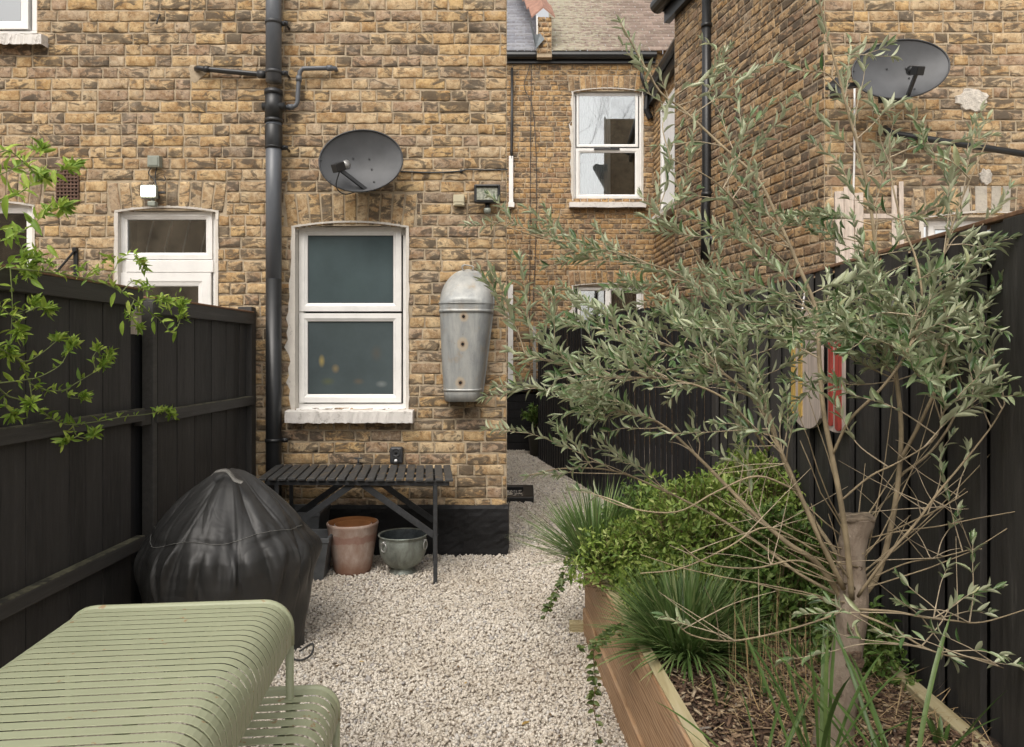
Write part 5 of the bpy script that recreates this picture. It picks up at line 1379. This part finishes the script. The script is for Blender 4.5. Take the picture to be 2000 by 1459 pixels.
# knots
for (px,py,s) in ((1657,1272,.020),(1651,1290,.013),(1668,1285,.013),(1672,1035,.008),(1650,1222,.009),(1628,1345,.008),(1668,1104,.009)):
    m = MB(); m.lathe([(s*1.15,-.008),(s*.95,-.001),(s*.7,.002),(s*.45,-.001),(0,.001)], n=18, fn=lambda r,z,t,s=s:(r*(1+.10*math.sin(3*t+s*900)+.06*math.sin(5*t)),z)); 
    m.ext(Matrix.Translation(at(px,py,TDp)+Vector((0,-.041 if py>1150 else -.034,0))) @ Matrix.Rotation(R(90),4,'X')); m.build('knot', M['knot'], trk, True)

limbs = []     # (polyline of Vectors, radii)
def limb(pts, r0, r1, k=5, n=8):
    P = [at(*p) for p in pts]; c = catmull(P, k); N_ = len(c); rad = [r0*(1-i/(N_-1))+r1*i/(N_-1) for i in range(N_)]
    limbs.append((c, rad)); return c
limb([(1652,1180,2.10),(1596,1100,2.08),(1540,1062,2.08),(1480,1010,2.12),(1415,945,2.17),(1350,880,2.22),(1285,825,2.28),(1200,800,2.32)], .013, .004)
limb([(1648,1150,2.06),(1600,1050,2.02),(1560,960,2.02),(1520,870,2.04),(1480,790,2.1),(1400,720,2.16),(1320,680,2.25),(1220,650,2.35)], .011, .003)
limb([(1664,1170,2.05),(1655,1070,2.02),(1642,980,2.0),(1625,890,2.0),(1608,800,2.02),(1600,700,2.05),(1595,610,2.1),(1560,520,2.15),(1520,430,2.2),(1480,350,2.25),(1410,285,2.3),(1335,215,2.35),(1290,180,2.35),(1248,110,2.35),(1212,45,2.35)], .013, .0025)
limb([(1672,1180,2.1),(1715,1120,2.12),(1742,1020,2.14),(1756,920,2.16),(1760,830,2.18),(1748,720,2.2),(1728,600,2.22),(1712,500,2.24),(1700,400,2.25),(1682,310,2.25),(1655,215,2.25),(1628,110,2.25),(1602,10,2.25),(1590,-60,2.25)], .014, .0028)
limb([(1675,1165,2.06),(1730,1090,2.0),(1790,1020,1.98),(1830,965,1.97),(1880,905,1.96),(1935,835,1.96),(1962,790,1.96)], .006, .002)
limb([(1758,900,2.14),(1800,820,2.10),(1838,730,2.06),(1850,640,2.05),(1836,540,2.05),(1860,440,2.05),(1895,350,2.05),(1930,270,2.05)], .008, .002)
limb([(1756,930,2.16),(1820,880,2.2),(1870,800,2.22),(1890,700,2.22),(1880,600,2.22),(1850,510,2.22)], .006, .002)
limb([(1625,890,2.0),(1660,820,1.96),(1720,760,1.92),(1770,690,1.9),(1800,600,1.9),(1790,510,1.92),(1760,430,1.95),(1740,340,1.98),(1738,260,2.0)], .006, .002)
limb([(1642,1165,2.14),(1560,1120,2.25),(1480,1060,2.35),(1400,1010,2.4),(1300,960,2.5),(1200,920,2.55),(1100,915,2.6),(1035,928,2.6)], .008, .002)
limb([(1640,1090,2.16),(1580,1000,2.3),(1530,900,2.42),(1500,800,2.5),(1450,700,2.55),(1400,600,2.6),(1330,540,2.6),(1250,510,2.6),(1150,480,2.6),(1060,465,2.6),(960,432,2.6)], .009, .002)
limb([(1500,880,2.1),(1440,800,2.05),(1380,760,2.02),(1300,740,2.0),(1200,735,2.0),(1100,715,2.0),(1025,690,2.0)], .005, .0016)
limb([(1540,520,2.15),(1490,470,2.1),(1440,400,2.05),(1390,350,2.0),(1310,310,2.0)], .004, .0015)
limb([(1470,640,2.3),(1400,560,2.3),(1350,480,2.3),(1300,420,2.3),(1250,450,2.3)], .004, .0015)
limb([(1676,1190,2.05),(1750,1195,2.0),(1800,1205,1.97),(1860,1212,1.95),(1920,1215,1.93),(2020,1185,1.9)], .005, .0016)
limb([(1680,1200,2.02),(1740,1225,1.96),(1800,1262,1.9),(1850,1280,1.88),(1905,1285,1.86),(1960,1305,1.85)], .0045, .0015)
limb([(1700,1130,2.1),(1770,1100,2.06),(1830,1090,2.04),(1890,1075,2.02),(1918,1072,2.0)], .003, .0012)
limb([(1735,1040,2.1),(1800,1010,2.04),(1850,985,2.0),(1890,960,2.0)], .003, .0012)
limb([(1650,1192,2.05),(1590,1215,1.98),(1500,1240,1.92),(1420,1252,1.88),(1350,1240,1.86),(1315,1210,1.86)], .004, .0014)
limb([(1640,1130,2.05),(1560,1095,1.98),(1470,1110,1.92),(1380,1100,1.88),(1330,1065,1.86)], .004, .0014)
limb([(1600,1080,2.04),(1500,1030,1.98),(1420,1070,1.94),(1330,1110,1.9),(1250,1120,1.9)], .0035, .0014)
limb([(1560,960,2.02),(1480,930,1.98),(1400,960,1.95),(1320,1000,1.92),(1220,990,1.92),(1150,960,1.95)], .004, .0014)
limb([(1640,980,2.0),(1700,930,1.96),(1760,900,1.92),(1830,850,1.92),(1840,780,1.94)], .004, .0014)
# fine bare suckers from the trunk head
for i in range(28):
    a = rr.uniform(-1.25,1.25); L = rr.uniform(.22,.62); d = Vector((math.sin(a), rr.uniform(-.45,.6), abs(math.cos(a))*rr.uniform(.35,1))).normalized()
    b_ = at(rr.uniform(1640,1685), rr.uniform(1040,1200), TDp+rr.uniform(-.04,.03)); p = [b_]; 
    for k in range(5): d = (d+rv(.07)+Vector((0,0,.05))).normalized(); p.append(p[-1]+d*L/5)
    limbs.append((p,[.0028-.0004*k for k in range(6)]))
lm = MB(); 
for c, rad in limbs: lm.tube(c, [x*.62+.0006 for x in rad], 8)
lm.build('limb', M['limb'], tree, True)

# sprays: (tip px, tip py) connect to the nearest limb point at lower position, leaves on the outer part
tips = [(958,432),(1014,597),(1028,693),(1009,753),(1009,839),(1034,930),(1060,455),(1040,660),(1100,560),(962,553),(1070,520),(1090,640),
 (1120,470),(1180,500),(1230,560),(1160,600),(1140,690),(1110,760),(1090,830),(1130,900),(1180,860),
 (1212,45),(1216,90),(1290,150),(1262,180),(1330,250),(1285,285),(1400,140),(1395,200),(1450,150),(1465,230),(1300,330),(1350,300),(1305,400),(1360,370),(1270,450),(1420,330),
 (1515,122),(1560,190),(1545,130),(1480,290),(1450,260),(1600,10),(1660,80),(1640,150),(1690,120),(1740,110),(1745,240),(1700,200),(1680,330),(1660,390),(1760,200),
 (1800,330),(1850,310),(1860,340),(1790,280),(1935,265),(1900,240),(1880,400),(1930,440),(1950,480),(1840,420),(1900,500),(1925,530),(1870,560),(1930,600),(1920,650),(1940,690),(1900,720),(1930,760),
 (1975,765),(1960,740),(1500,420),(1440,450),(1560,420),(1600,460),(1520,520),(1640,500),(1680,460),(1330,520),(1380,480),(1420,560),(1290,600),(1350,640),(1250,640),(1210,700),
 (1840,920),(1890,880),(1860,850),(1870,1000),(1900,1060),(1895,1160),(1850,1110),(1940,1150),(1985,1300),(1950,1280),(1860,1290),(1830,1235),(1760,1130),(1720,1240),(1930,1200),(1760,1180),
 (1300,1205),(1570,1200),(1535,1290),(1600,1170),(1130,960),(1610,1230)]
allp = [(p, c, i) for c, _ in limbs[:22] for i, p in enumerate(c) if i > len(c)*.35]
def depth_near(px, py):
    best = min(allp, key=lambda q: (CX+q[0].x/q[0].y*F-px)**2+(CY-(q[0].z-CH)/q[0].y*F-py)**2); return best
lf_ = Leafer(); tw = MB(); short = MB()
def spray(p0, p1, L_leaf, nstart=.3, sub=True, bow=.0, space=.021, r0=.0021, density=1.):
    L = (p1-p0).length
    if L < .05: return
    d0 = (p1-p0).normalized(); side = d0.cross(Vector((0,0,1))).normalized() if abs(d0.z) < .95 else Vector((1,0,0))
    mid1 = p0+(p1-p0)*.35+Vector((0,0,bow*L))+rv(.03*L); mid2 = p0+(p1-p0)*.7+Vector((0,0,bow*L*.8))+rv(.03*L)
    c = catmull([p0,mid1,mid2,p1], 6); N_ = len(c); tw.tube(c, [r0*(1-.72*i/(N_-1)) for i in range(N_)], 5, cap=False)
    cum = [0]; 
    for i in range(1,N_): cum.append(cum[-1]+(c[i]-c[i-1]).length)
    T = cum[-1]; s = T*nstart; alt = rr.uniform(0,3.1)
    while s < T:
        i = max(1, next((k for k in range(N_) if cum[k] >= s), N_-1)); f = (s-cum[i-1])/max(1e-6,cum[i]-cum[i-1]); p = c[i-1].lerp(c[i], f); d = (c[i]-c[i-1]).normalized()
        u = d.orthogonal().normalized(); w_ = d.cross(u); alt += math.pi/2+rr.gauss(0,.35)
        frac = s/T
        for sg in (0, math.pi):
            if rr.random() > .93*density: continue
            o = u*math.cos(alt+sg)+w_*math.sin(alt+sg); ang = R(rr.uniform(32,68)-18*frac)
            dd = (d*math.cos(ang)+o*math.sin(ang)+Vector((0,0,.22))+rv(.12)).normalized()
            nn = (d*.9-o*.35+Vector((0,0,.5))+rv(.35)).normalized()
            l = L_leaf*rr.uniform(.72,1.15)*(1.05-.35*frac**3); lf_.add(p, dd, nn, l, l*rr.uniform(.20,.28))
        s += space*rr.uniform(.75,1.3)
    for k in range(3):
        l = L_leaf*rr.uniform(.5,.8); lf_.add(c[-1], (d0+rv(.28)).normalized(), (rv(.5)+Vector((0,0,1))).normalized(), l, l*.26)
    if sub:
        for k in range(int(T/.10)):
            i = rr.randrange(int(N_*.25), N_-2); p = c[i]; d = (c[i+1]-c[i]).normalized(); q = (d*.8+rv(.40)+Vector((-.22 if p.x < .75 else .1,-.05,.14))).normalized()
            spray(p, p+q*rr.uniform(.07,.17), L_leaf*.92, .15, False, 0, space*.95, .0014)
random.seed(3)
def project(p): return CX+p.x/p.y*F, CY-(p.z-CH)/p.y*F
def origin_for(px, py, Lmin, Lmax, want=None):
    T0 = None; best = None; bs = 1e9
    for _ in range(110):
        p, c, i = allp[rr.randrange(len(allp))]; qx, qy = project(p); dist = math.hypot(qx-px, qy-py)/690
        if not (Lmin < dist < Lmax): continue
        pen = dist+(.5 if qy < py-20 else 0)+abs(rr.gauss(0,.05)); 
        # prefer limbs nearer to the trunk than the tip
        if math.hypot(qx-1665, qy-1150) > math.hypot(px-1665, py-1150): pen += .6
        if py > 380 and px < 1650: pen += 1.3*max(0, abs(qy-py)-.45*abs(qx-px))/690+(.5 if qx < px else 0)
        if pen < bs: bs = pen; best = p
    return best
for (px, py) in tips:
    q = depth_near(px, py)[0]
    o_ = origin_for(px, py, .14, .42)
    if o_ is None: o_ = q
    dpt = o_.y+rr.gauss(0,.05); tip = at(px, py, dpt); big = (py > 820 and px > 1480) or py > 880
    upr = py < 420; spray(o_, tip, .052, .62 if big else .28, (not big) and (not upr or rr.random() < .35), .03, space=.027 if upr else .022, density=.80)
# denser filling of the crown between the named tips
def inside(px, py, poly):
    c = False; j = len(poly)-1
    for i in range(len(poly)):
        (xi,yi),(xj,yj) = poly[i],poly[j]
        if (yi > py) != (yj > py) and px < (xj-xi)*(py-yi)/(yj-yi)+xi: c = not c
        j = i
    return c
crown = [(1060,480),(1180,500),(1300,420),(1310,280),(1430,180),(1540,150),(1620,180),(1740,250),(1800,380),(1930,450),(1930,700),(1850,760),(1740,690),(1640,700),(1500,760),(1380,800),(1260,850),(1120,850),(1060,740),(1050,620)]
core = [(1060,680),(1200,620),(1380,590),(1500,560),(1600,550),(1700,540),(1850,500),(1930,560),(1930,690),(1850,730),(1760,690),(1600,650),(1500,720),(1330,740),(1150,730)]
k = 0
while k < 112:
    px, py = rr.uniform(1050,1940), rr.uniform(150,850)
    if not inside(px, py, crown): continue
    if not inside(px, py, core) and rr.random() < (.96 if py < 500 else .72): continue
    o_ = origin_for(px, py, .10, .36)
    if o_ is None: continue
    spray(o_, at(px, py, o_.y+rr.gauss(0,.07)), .051, .28, py > 560 and rr.random() < .75, .02, density=.88); k += 1
rc = [(1500,560),(1620,540),(1740,430),(1860,470),(1930,560),(1925,700),(1840,750),(1740,700),(1650,720),(1520,700)]
k = 0
while k < 34:
    px, py = rr.uniform(1500,1935), rr.uniform(420,750)
    if not inside(px, py, rc): continue
    o_ = origin_for(px, py, .08, .34)
    if o_ is None: continue
    spray(o_, at(px, py, o_.y-abs(rr.gauss(0,.07))), .053, .25, rr.random() < .6, .02, density=.9); k += 1
rc = [(1040,740),(1500,760),(1620,720),(1600,840),(1400,880),(1150,890)]
k = 0
while k < 26:
    px, py = rr.uniform(1040,1620), rr.uniform(720,890)
    if not inside(px, py, rc): continue
    o_ = origin_for(px, py, .10, .36)
    if o_ is None: continue
    spray(o_, at(px, py, o_.y-abs(rr.gauss(0,.05))), .050, .35, False, .02, density=.8); k += 1
# bare, wiry twigs low in the crown
for i in range(46):
    px, py = rr.uniform(1250,1900), rr.uniform(820,1180)
    o_ = origin_for(px, py, .06, .3)
    if o_ is None: continue
    p1 = at(px, py, o_.y+rr.gauss(0,.08)); c = catmull([o_, o_.lerp(p1,.5)+rv(.008), p1], 5); tw.tube(c, [.0017*(1-.6*j/(len(c)-1)) for j in range(len(c))], 4, cap=False)
print('olive leaves', len(lf_.P))
tw.build('twigs', M['twig'], tree, True)
lf_.build('foliage', M['olive_leaf'], tree, curl=.10, fold=.5)

# ================================================================== CLIMBER ON THE LEFT FENCE
M['climber_leaf'] = leafy_mat('fresh_green_leaf', [(0,(.17,.29,.04)),(.4,(.29,.44,.06)),(.8,(.42,.56,.09)),(1,(.53,.62,.13))], rough=.45, trans=.3)
M['climber_stem'] = simple('green_stem', (.20,.24,.085), .6, var=.25, scale=40, bmp=0)
def Fd(px, off=.10): return (2.03-off)*F/(CX-px)
cl = thing('climbing_plant', 'bright green climber trailing over the left black fence', 'climber', (0,0,0))
strands = [
 [(-30,540),(0,527),(36,508),(68,505)], [(16,524),(82,530),(153,541),(203,554),(238,570),(263,585),(285,605),(312,624),(333,648),(348,636),(354,610),(356,594)],
 [(203,554),(222,530),(235,505),(262,497),(280,520)], [(238,570),(262,548),(285,560),(300,575),(330,590)], [(262,585),(255,610),(270,640)],
 [(-20,400),(30,382),(63,360),(104,340),(148,323)], [(-20,350),(41,321),(82,291)], [(-20,480),(41,453),(80,425),(99,409),(130,405)], [(-10,300),(20,296),(60,330),(90,350)],
 [(-20,440),(20,455),(50,500),(60,530)],
 [(-20,580),(14,610),(31,627),(41,653)], [(-20,670),(22,694),(38,706),(48,725),(58,747),(72,755),(96,763),(130,761),(144,751),(187,725),(204,713),(216,694)],
 [(38,706),(60,703),(89,684),(103,672),(115,663)], [(-20,750),(48,742),(79,735),(115,715),(130,694),(144,672)],
 [(-20,740),(12,771),(36,780),(67,792),(96,814),(120,826),(142,829),(192,823),(240,814),(288,809),(319,802),(341,811)],
 [(142,829),(151,852),(178,855),(184,848)], [(151,852),(138,858),(128,864)], [(-20,612),(22,612),(50,605),(67,593)], [(187,725),(182,699),(190,684)], [(50,610),(75,600),(95,605)],
 [(8,775),(12,795),(28,812)], [(130,761),(134,775),(150,778),(165,776)], [(58,747),(62,780),(60,790)], [(20,520),(24,600),(18,690)]]
cm = MB(); cl_l = Leafer()
for si, s_ in enumerate(strands):
    off = .12+.05*math.sin(si*2.1)
    P = [at(a, b_, Fd(max(a,-60), off)) for a, b_ in s_]; c = catmull(P, 6); N_ = len(c)
    r0 = .0036 if len(s_) > 8 else .0024
    cm.tube(c, [r0*(1-.6*i/(N_-1)) for i in range(N_)], 6, cap=False)
    up_left = s_[0][1] < 560 and s_[-1][0] < 160
    for i in range(2, N_):
        fr = i/(N_-1); d = (c[i]-c[i-1]).normalized()
        nn_ = 1 if rr.random() < (.40 if not up_left else .85) else 0
        if fr > .86: nn_ = 4
        for _ in range(nn_*2):
            o = (rv(.5)+Vector((0,-.15,.35))).normalized(); l = rr.uniform(.022,.045)*(1.25 if up_left else 1.)*(1.35 if rr.random() < .14 else 1)
            cl_l.add(c[i], (d*.45+o).normalized(), (rv(.6)+Vector((0,-.6,.6))).normalized(), l, l*rr.uniform(.26,.36))
    e = c[-1]; n_t = 13 if s_[-1][1] < 800 else 8
    for _ in range(n_t):
        l = rr.uniform(.03,.055); cl_l.add(e+rv(.006), ((c[-1]-c[-3]).normalized()*.6+rv(.55)+Vector((0,0,.25))).normalized(), (rv(.6)+Vector((0,-.6,.6))).normalized(), l, l*.28)
for (px,py,dx,dy) in ((225,585,-.2,-1),(345,660,-.3,-1),(20,455,.1,-1),(45,350,.4,-.9),(62,440,.5,-.7),(92,492,.7,-.7),(240,640,0,-1),(60,560,.8,-.5),(15,395,-.1,-1),(105,345,.2,-1),(250,600,.2,-1),(300,640,.1,-1)):
    p = at(px, py-14, Fd(px,.16)); l = rr.uniform(.06,.085); cl_l.add(p, (dx,-.2,dy), (.2,-1,.3), l, l*.30)
for (px,py) in ((290,560),(270,600),(255,620),(352,600),(345,585),(330,600),(190,530),(155,525),(60,530),(70,500),(40,520),(215,510),(100,520),(275,555),(310,585),(360,620)):
    for _ in range(12):
        l = rr.uniform(.025,.05); cl_l.add(at(px,py,Fd(px,.13))+rv(.012), (rv(.6)+Vector((0,0,.3))).normalized(), (rv(.6)+Vector((0,-.7,.5))).normalized(), l, l*.28)
cm.build('stem', M['climber_stem'], cl, True)
cl_l.build('foliage', M['climber_leaf'], cl, curl=.2, fold=.4)

# ================================================================== PLANTS OF THE RAISED BED
M['shrub_leaf'] = leafy_mat('lime_green_shrub_leaf', [(0,(.12,.20,.04)),(.35,(.22,.33,.06)),(.75,(.35,.45,.10)),(1,(.50,.55,.20))], rough=.45, trans=.3)
M['shrub_dark'] = leafy_mat('mid_green_shrub_leaf', [(0,(.08,.15,.035)),(.5,(.15,.25,.055)),(1,(.27,.36,.10))], rough=.45, trans=.25)
M['shrub_stem'] = simple('shrub_stem', (.16,.11,.06), .8, bmp=0)
def mound(label, cx, cy, rx, ry, z0, h, n, mat, leafL=(.020,.042), name='leafy_shrub', group='leafy shrubs filling the raised bed', depthf=.45, cat='shrub'):
    t = thing(name, label, cat, (0,0,0), 0, group); lf2 = Leafer(); st = MB()
    for i in range(n):
        a = rr.uniform(0,6.283); e = math.asin(rr.uniform(-.1,1)); rad = 1-depthf*rr.random()**2
        lump = 1+.16*math.sin(3*a+cx*9)+.12*math.sin(7*a+e*5)+.10*math.sin(11*e+cy*5)
        r_ = rad*lump; d = Vector((math.cos(a)*math.cos(e), math.sin(a)*math.cos(e), math.sin(e)))
        p = Vector((cx+d.x*rx*r_, cy+d.y*ry*r_, z0+max(-.02,d.z)*h*r_))
        if p.x > 1.27 or (p.y < 3.99 and p.x < plank_x(p.y)+.01 and p.z < .47): continue
        l = rr.uniform(*leafL); out = (d+Vector((0,0,.5))).normalized()
        lf2.add(p, (rv(.75)+d*.4).normalized(), (out+rv(.55)).normalized(), l, l*rr.uniform(.32,.46))
    for i in range(n//22):
        a = rr.uniform(0,6.283); e = rr.uniform(.1,1.4); d = Vector((math.cos(a)*math.cos(e), math.sin(a)*math.cos(e), math.sin(e)))
        p1 = Vector((cx+d.x*rx*1.02, cy+d.y*ry*1.08, z0+d.z*h*1.16)); p0 = Vector((cx+d.x*rx*.2, cy+d.y*ry*.2, z0-.02))
        if p1.x > 1.26: continue
        c = catmull([p0, p0.lerp(p1,.55)+rv(.02), p1], 4); st.tube(c, .0016, 4, cap=False)
        if d.z > .3:
            for k in range(7): l = rr.uniform(*leafL); lf2.add(p1-d*.012*k+rv(.003), (d+rv(.7)).normalized(), (rv(.5)+Vector((0,0,1))).normalized(), l, l*.4)
    st.build('stems', M['shrub_stem'], t); lf2.build('foliage', M[mat], t, fold=.35)
    return t
mound('bright lime-green shrub in the middle of the bed behind the near grass clump', .80, 3.36, .38, .42, .42, .44, 8200, 'shrub_leaf')
mound('tall yellow-green shrub against the black fence behind the olive limbs', 1.08, 3.60, .27, .44, .42, .52, 7200, 'shrub_leaf')
mound('low green shrub spilling over the far left edge of the bed', .50, 3.50, .27, .34, .42, .24, 5600, 'shrub_leaf')
mound('low yellow-green shrub between the near grass clump and the lime-green shrub', .66, 3.05, .24, .24, .41, .20, 3200, 'shrub_leaf')
mound('loose green shrub at the foot of the black fence right of the dry stalks', 1.14, 2.62, .12, .25, .41, .22, 1500, 'shrub_dark')
mound('darker green shrub just behind the olive trunk', 1.00, 2.98, .24, .26, .41, .40, 5200, 'shrub_dark')
mound('small mid-green shrub at the back corner between the two grass clumps', .62, 3.85, .25, .2, .42, .34, 4200, 'shrub_dark')
# trailing ivy strands over the sleepers
M['ivy'] = leafy_mat('ivy_leaf', [(0,(.06,.09,.025)),(.5,(.10,.15,.035)),(.85,(.16,.20,.06)),(1,(.25,.15,.07))], rough=.4, trans=.2)
def trail(label, pts, n, name='trailing_stem'):
    t = thing(name, label, 'trailing plant', (0,0,0), 0, 'trailing stems hanging over the sleepers'); P = [at(*p) for p in pts]; c = catmull(P, 8); lf2 = Leafer()
    m = MB(); m.tube(c, .0018, 5, cap=False); m.build('stem', M['shrub_stem'], t, True)
    for i in range(n):
        j = rr.randrange(len(c)); l = rr.uniform(.018,.034); sd = rr.choice((-1,1))
        lf2.add(c[j]+rv(.004), (rv(.45)+Vector((sd*.8,-.3,-.1))).normalized(), (rv(.3)+Vector((0,-.8,.6))).normalized(), l, l*.52)
    lf2.build('foliage', M['ivy'], t, fold=.3); return t
trail('ivy stem arching off the far corner of the bed above the gravel', [(1190,1080,3.6),(1140,1082,3.5),(1110,1105,3.45),(1095,1140,3.42),(1078,1175,3.42),(1064,1205,3.42)], 85)
trail('thin ivy stem hanging down the near face of the sleepers to the gravel', [(1215,1230,2.75),(1180,1245,2.68),(1160,1270,2.66),(1163,1330,2.7),(1160,1380,2.72),(1172,1455,2.74)], 80)
trail('short ivy tuft over the sleepers beside the near grass clump', [(1235,1215,2.9),(1195,1230,2.8),(1175,1250,2.75),(1130,1262,2.78)], 34)
# strap leaves bottom right, shoots
sx = Vector((.80,1.72,.41))
tuft(at(1600,1500,1.82), 15, (.22,.40), (.007,.012), 'long green strap leaves rising in front of the olive trunk', .06, (.0,.75), (.0,.6), 'strap', 'strap_leaf_plant', cat='strap-leaf plant')
tuft(at(1760,1540,1.74), 17, (.25,.46), (.007,.012), 'arching green strap leaves at the bottom right corner', .06, (.3,1.1), (.1,.8), 'strap', 'strap_leaf_plant', cat='strap-leaf plant')
tuft(at(1490,1550,1.80), 14, (.20,.36), (.006,.010), 'green strap leaves at the bottom edge left of the olive trunk', .06, (.3,1.2), (.1,.8), 'strap', 'strap_leaf_plant', cat='strap-leaf plant')
def shoots(px, py, d, n, lab, L=(.05,.10)):
    p = at(px, py, d); tuft(Vector((p.x,p.y,soil_z(p.x,p.y))), n, L, (.008,.014), lab, .018, (.0,.45), (.0,.4), 'strap', 'bulb_shoot', cat='bulb shoots', group='bulb shoots coming up through the bark')
shoots(1495,1370,2.33,9,'bulb shoots left of the olive trunk, nearest the grass clump'); shoots(1557,1310,2.58,8,'bulb shoots close behind the olive trunk on its left'); shoots(1405,1360,2.35,5,'pair of short bulb shoots at the foot of the near grass clump'); shoots(1838,1440,2.05,7,'bulb shoots near the right back board of the bed')
# dry stalks round the trunk
B = []
for i in range(46):
    x = rng.normal(.79,.06); y = rng.uniform(2.25,2.55); B.append((x,y,soil_z(x,y),rng.uniform(0,6.28),rng.uniform(0,.14),rng.uniform(.15,.42),rng.uniform(.0014,.0024),rng.normal(0,.15)))
t = blades(B,'dry_stalks',M['straw'],None,5); tag(t,'upright dry straw-coloured stalks just left of the olive trunk','dry stalks')
# shrub in the passage pot
lf2 = Leafer(); st = MB(); l0 = SHRUB_POT.location
for k in range(26):
    a = rr.uniform(0,6.28); e = rr.uniform(.5,1.45); tip = Vector((math.cos(a)*math.cos(e)*.34, math.sin(a)*math.cos(e)*.34, .34+math.sin(e)*.40)); c = catmull([Vector((0,0,.33)), tip*.5+Vector((0,0,.25)), tip], 5); st.tube(c, .004, 5, cap=False)
    for p in c[3:]:
        for _ in range(6): l = rr.uniform(.05,.09); lf2.add(p, (rv(.6)+Vector((0,0,.1))).normalized(), (rv(.4)+Vector((0,0,1))).normalized(), l, l*.36)
st.build('stems', M['shrub_stem'], SHRUB_POT); lf2.build('foliage', M['shrub_dark'], SHRUB_POT, fold=.3)

# ================================================================== bare tree behind the camera (seen mirrored in the upper window)
M['bark_dark'] = simple('dark_bark', (.05,.04,.035), .9, bmp=0)
bt = thing('bare_tree', 'leafless winter tree reflected in the upper window', 'tree', (3.2,-9,0)); tm = MB(); bm_ = MB()
def grow(p, d, L, r_, lev):
    q = p+d*L; (tm if lev < 2 else bm_).tube([p, p.lerp(q,.5)+rv(.03*L), q], [r_, r_*.85, r_*.7], 5 if lev < 3 else 3, cap=False)
    if lev >= 7: return
    for k in range(3 if lev < 5 else 2): grow(q, (d+rv(.38)+Vector((0,0,.12))).normalized(), L*rr.uniform(.62,.80), r_*.54, lev+1)
grow(Vector((0,0,0)), Vector((0,0,1)), 5.2, .13, 0)
tm.build('trunk', M['bark_dark'], bt, True); bm_.build('branches', M['bark_dark'], bt)

bh = thing('brick_house', 'plain brick house standing behind the viewpoint, mirrored in the window panes', 'house', (0,0,0))
m = MB(); m.bb(-22,.6,-8,-6.5,0,6.6); wl = m.build('wall', simple('far_brown_brick', (.34,.27,.19), .9, var=.4, scale=3, bmp=0), bh)
m = MB(); m.quad((-22.3,-6.2,6.5),(-22.3,-9.5,9.0),(.9,-9.5,9.0),(.9,-6.2,6.5)); m.build('roof', M['slate'], bh)
for (x, z) in ((-7,1),(-4,1),(-7,3.8),(-4,3.8),(-1.2,3.8)):
    m = MB(); frame_ring(m, x, x+1.1, z, z+1.6, -6.5, .08, .05); f = m.build('window', M['pvc'], bh)
    m = MB(); m.quad((x+1.02,-6.48,z+.08),(x+.08,-6.48,z+.08),(x+.08,-6.48,z+1.52),(x+1.02,-6.48,z+1.52)); m.build('pane', M['hole'], f)

# ================================================================== CAMERA, LIGHT
cam = bpy.data.cameras.new('camera'); co_ = link(bpy.data.objects.new('camera', cam)); co_.location = (0,0,CH); co_.rotation_euler = (R(90),0,0)
cam.sensor_width = 36; cam.lens = F/2000*36; cam.shift_x = -(CX-1000)/2000; cam.shift_y = -(729.5-CY)/2000; cam.clip_start = .05; cam.clip_end = 500
scene.camera = co_
w = bpy.data.worlds.new('World'); scene.world = w; w.use_nodes = True; nt = NT(w); nt.n.clear()
EL, AZ = R(50), R(200)
sky = nt.new('ShaderNodeTexSky', sky_type='NISHITA', sun_disc=False, sun_elevation=EL, sun_rotation=AZ, dust_density=4., air_density=1.)
hs = nt.new('ShaderNodeHueSaturation', {'Saturation': .18, 'Value': 1., 'Color': sky.outputs[0]})
tint = mix(nt, 1., hs.outputs[0], (1.04,1.,.95), 'MULTIPLY')
bg = nt.new('ShaderNodeBackground', {'Color': tint, 'Strength': .15}); oo = nt.new('ShaderNodeOutputWorld'); nt.l.new(bg.outputs[0], oo.inputs[0])
sl = bpy.data.lights.new('sun', 'SUN'); sl.energy = .8; sl.angle = R(45); sl.color = (1,.95,.88)
so = link(bpy.data.objects.new('sun', sl)); 
sd = Vector((math.sin(AZ)*math.cos(EL), math.cos(AZ)*math.cos(EL), math.sin(EL)))
so.rotation_euler = sd.to_track_quat('Z','Y').to_euler()
vs = scene.view_settings; vs.view_transform = 'Standard'; vs.look = 'None'; vs.exposure = .66; vs.gamma = 1.; vs.use_curve_mapping = False
scene.cycles.max_bounces = 8; scene.cycles.transparent_max_bounces = 12
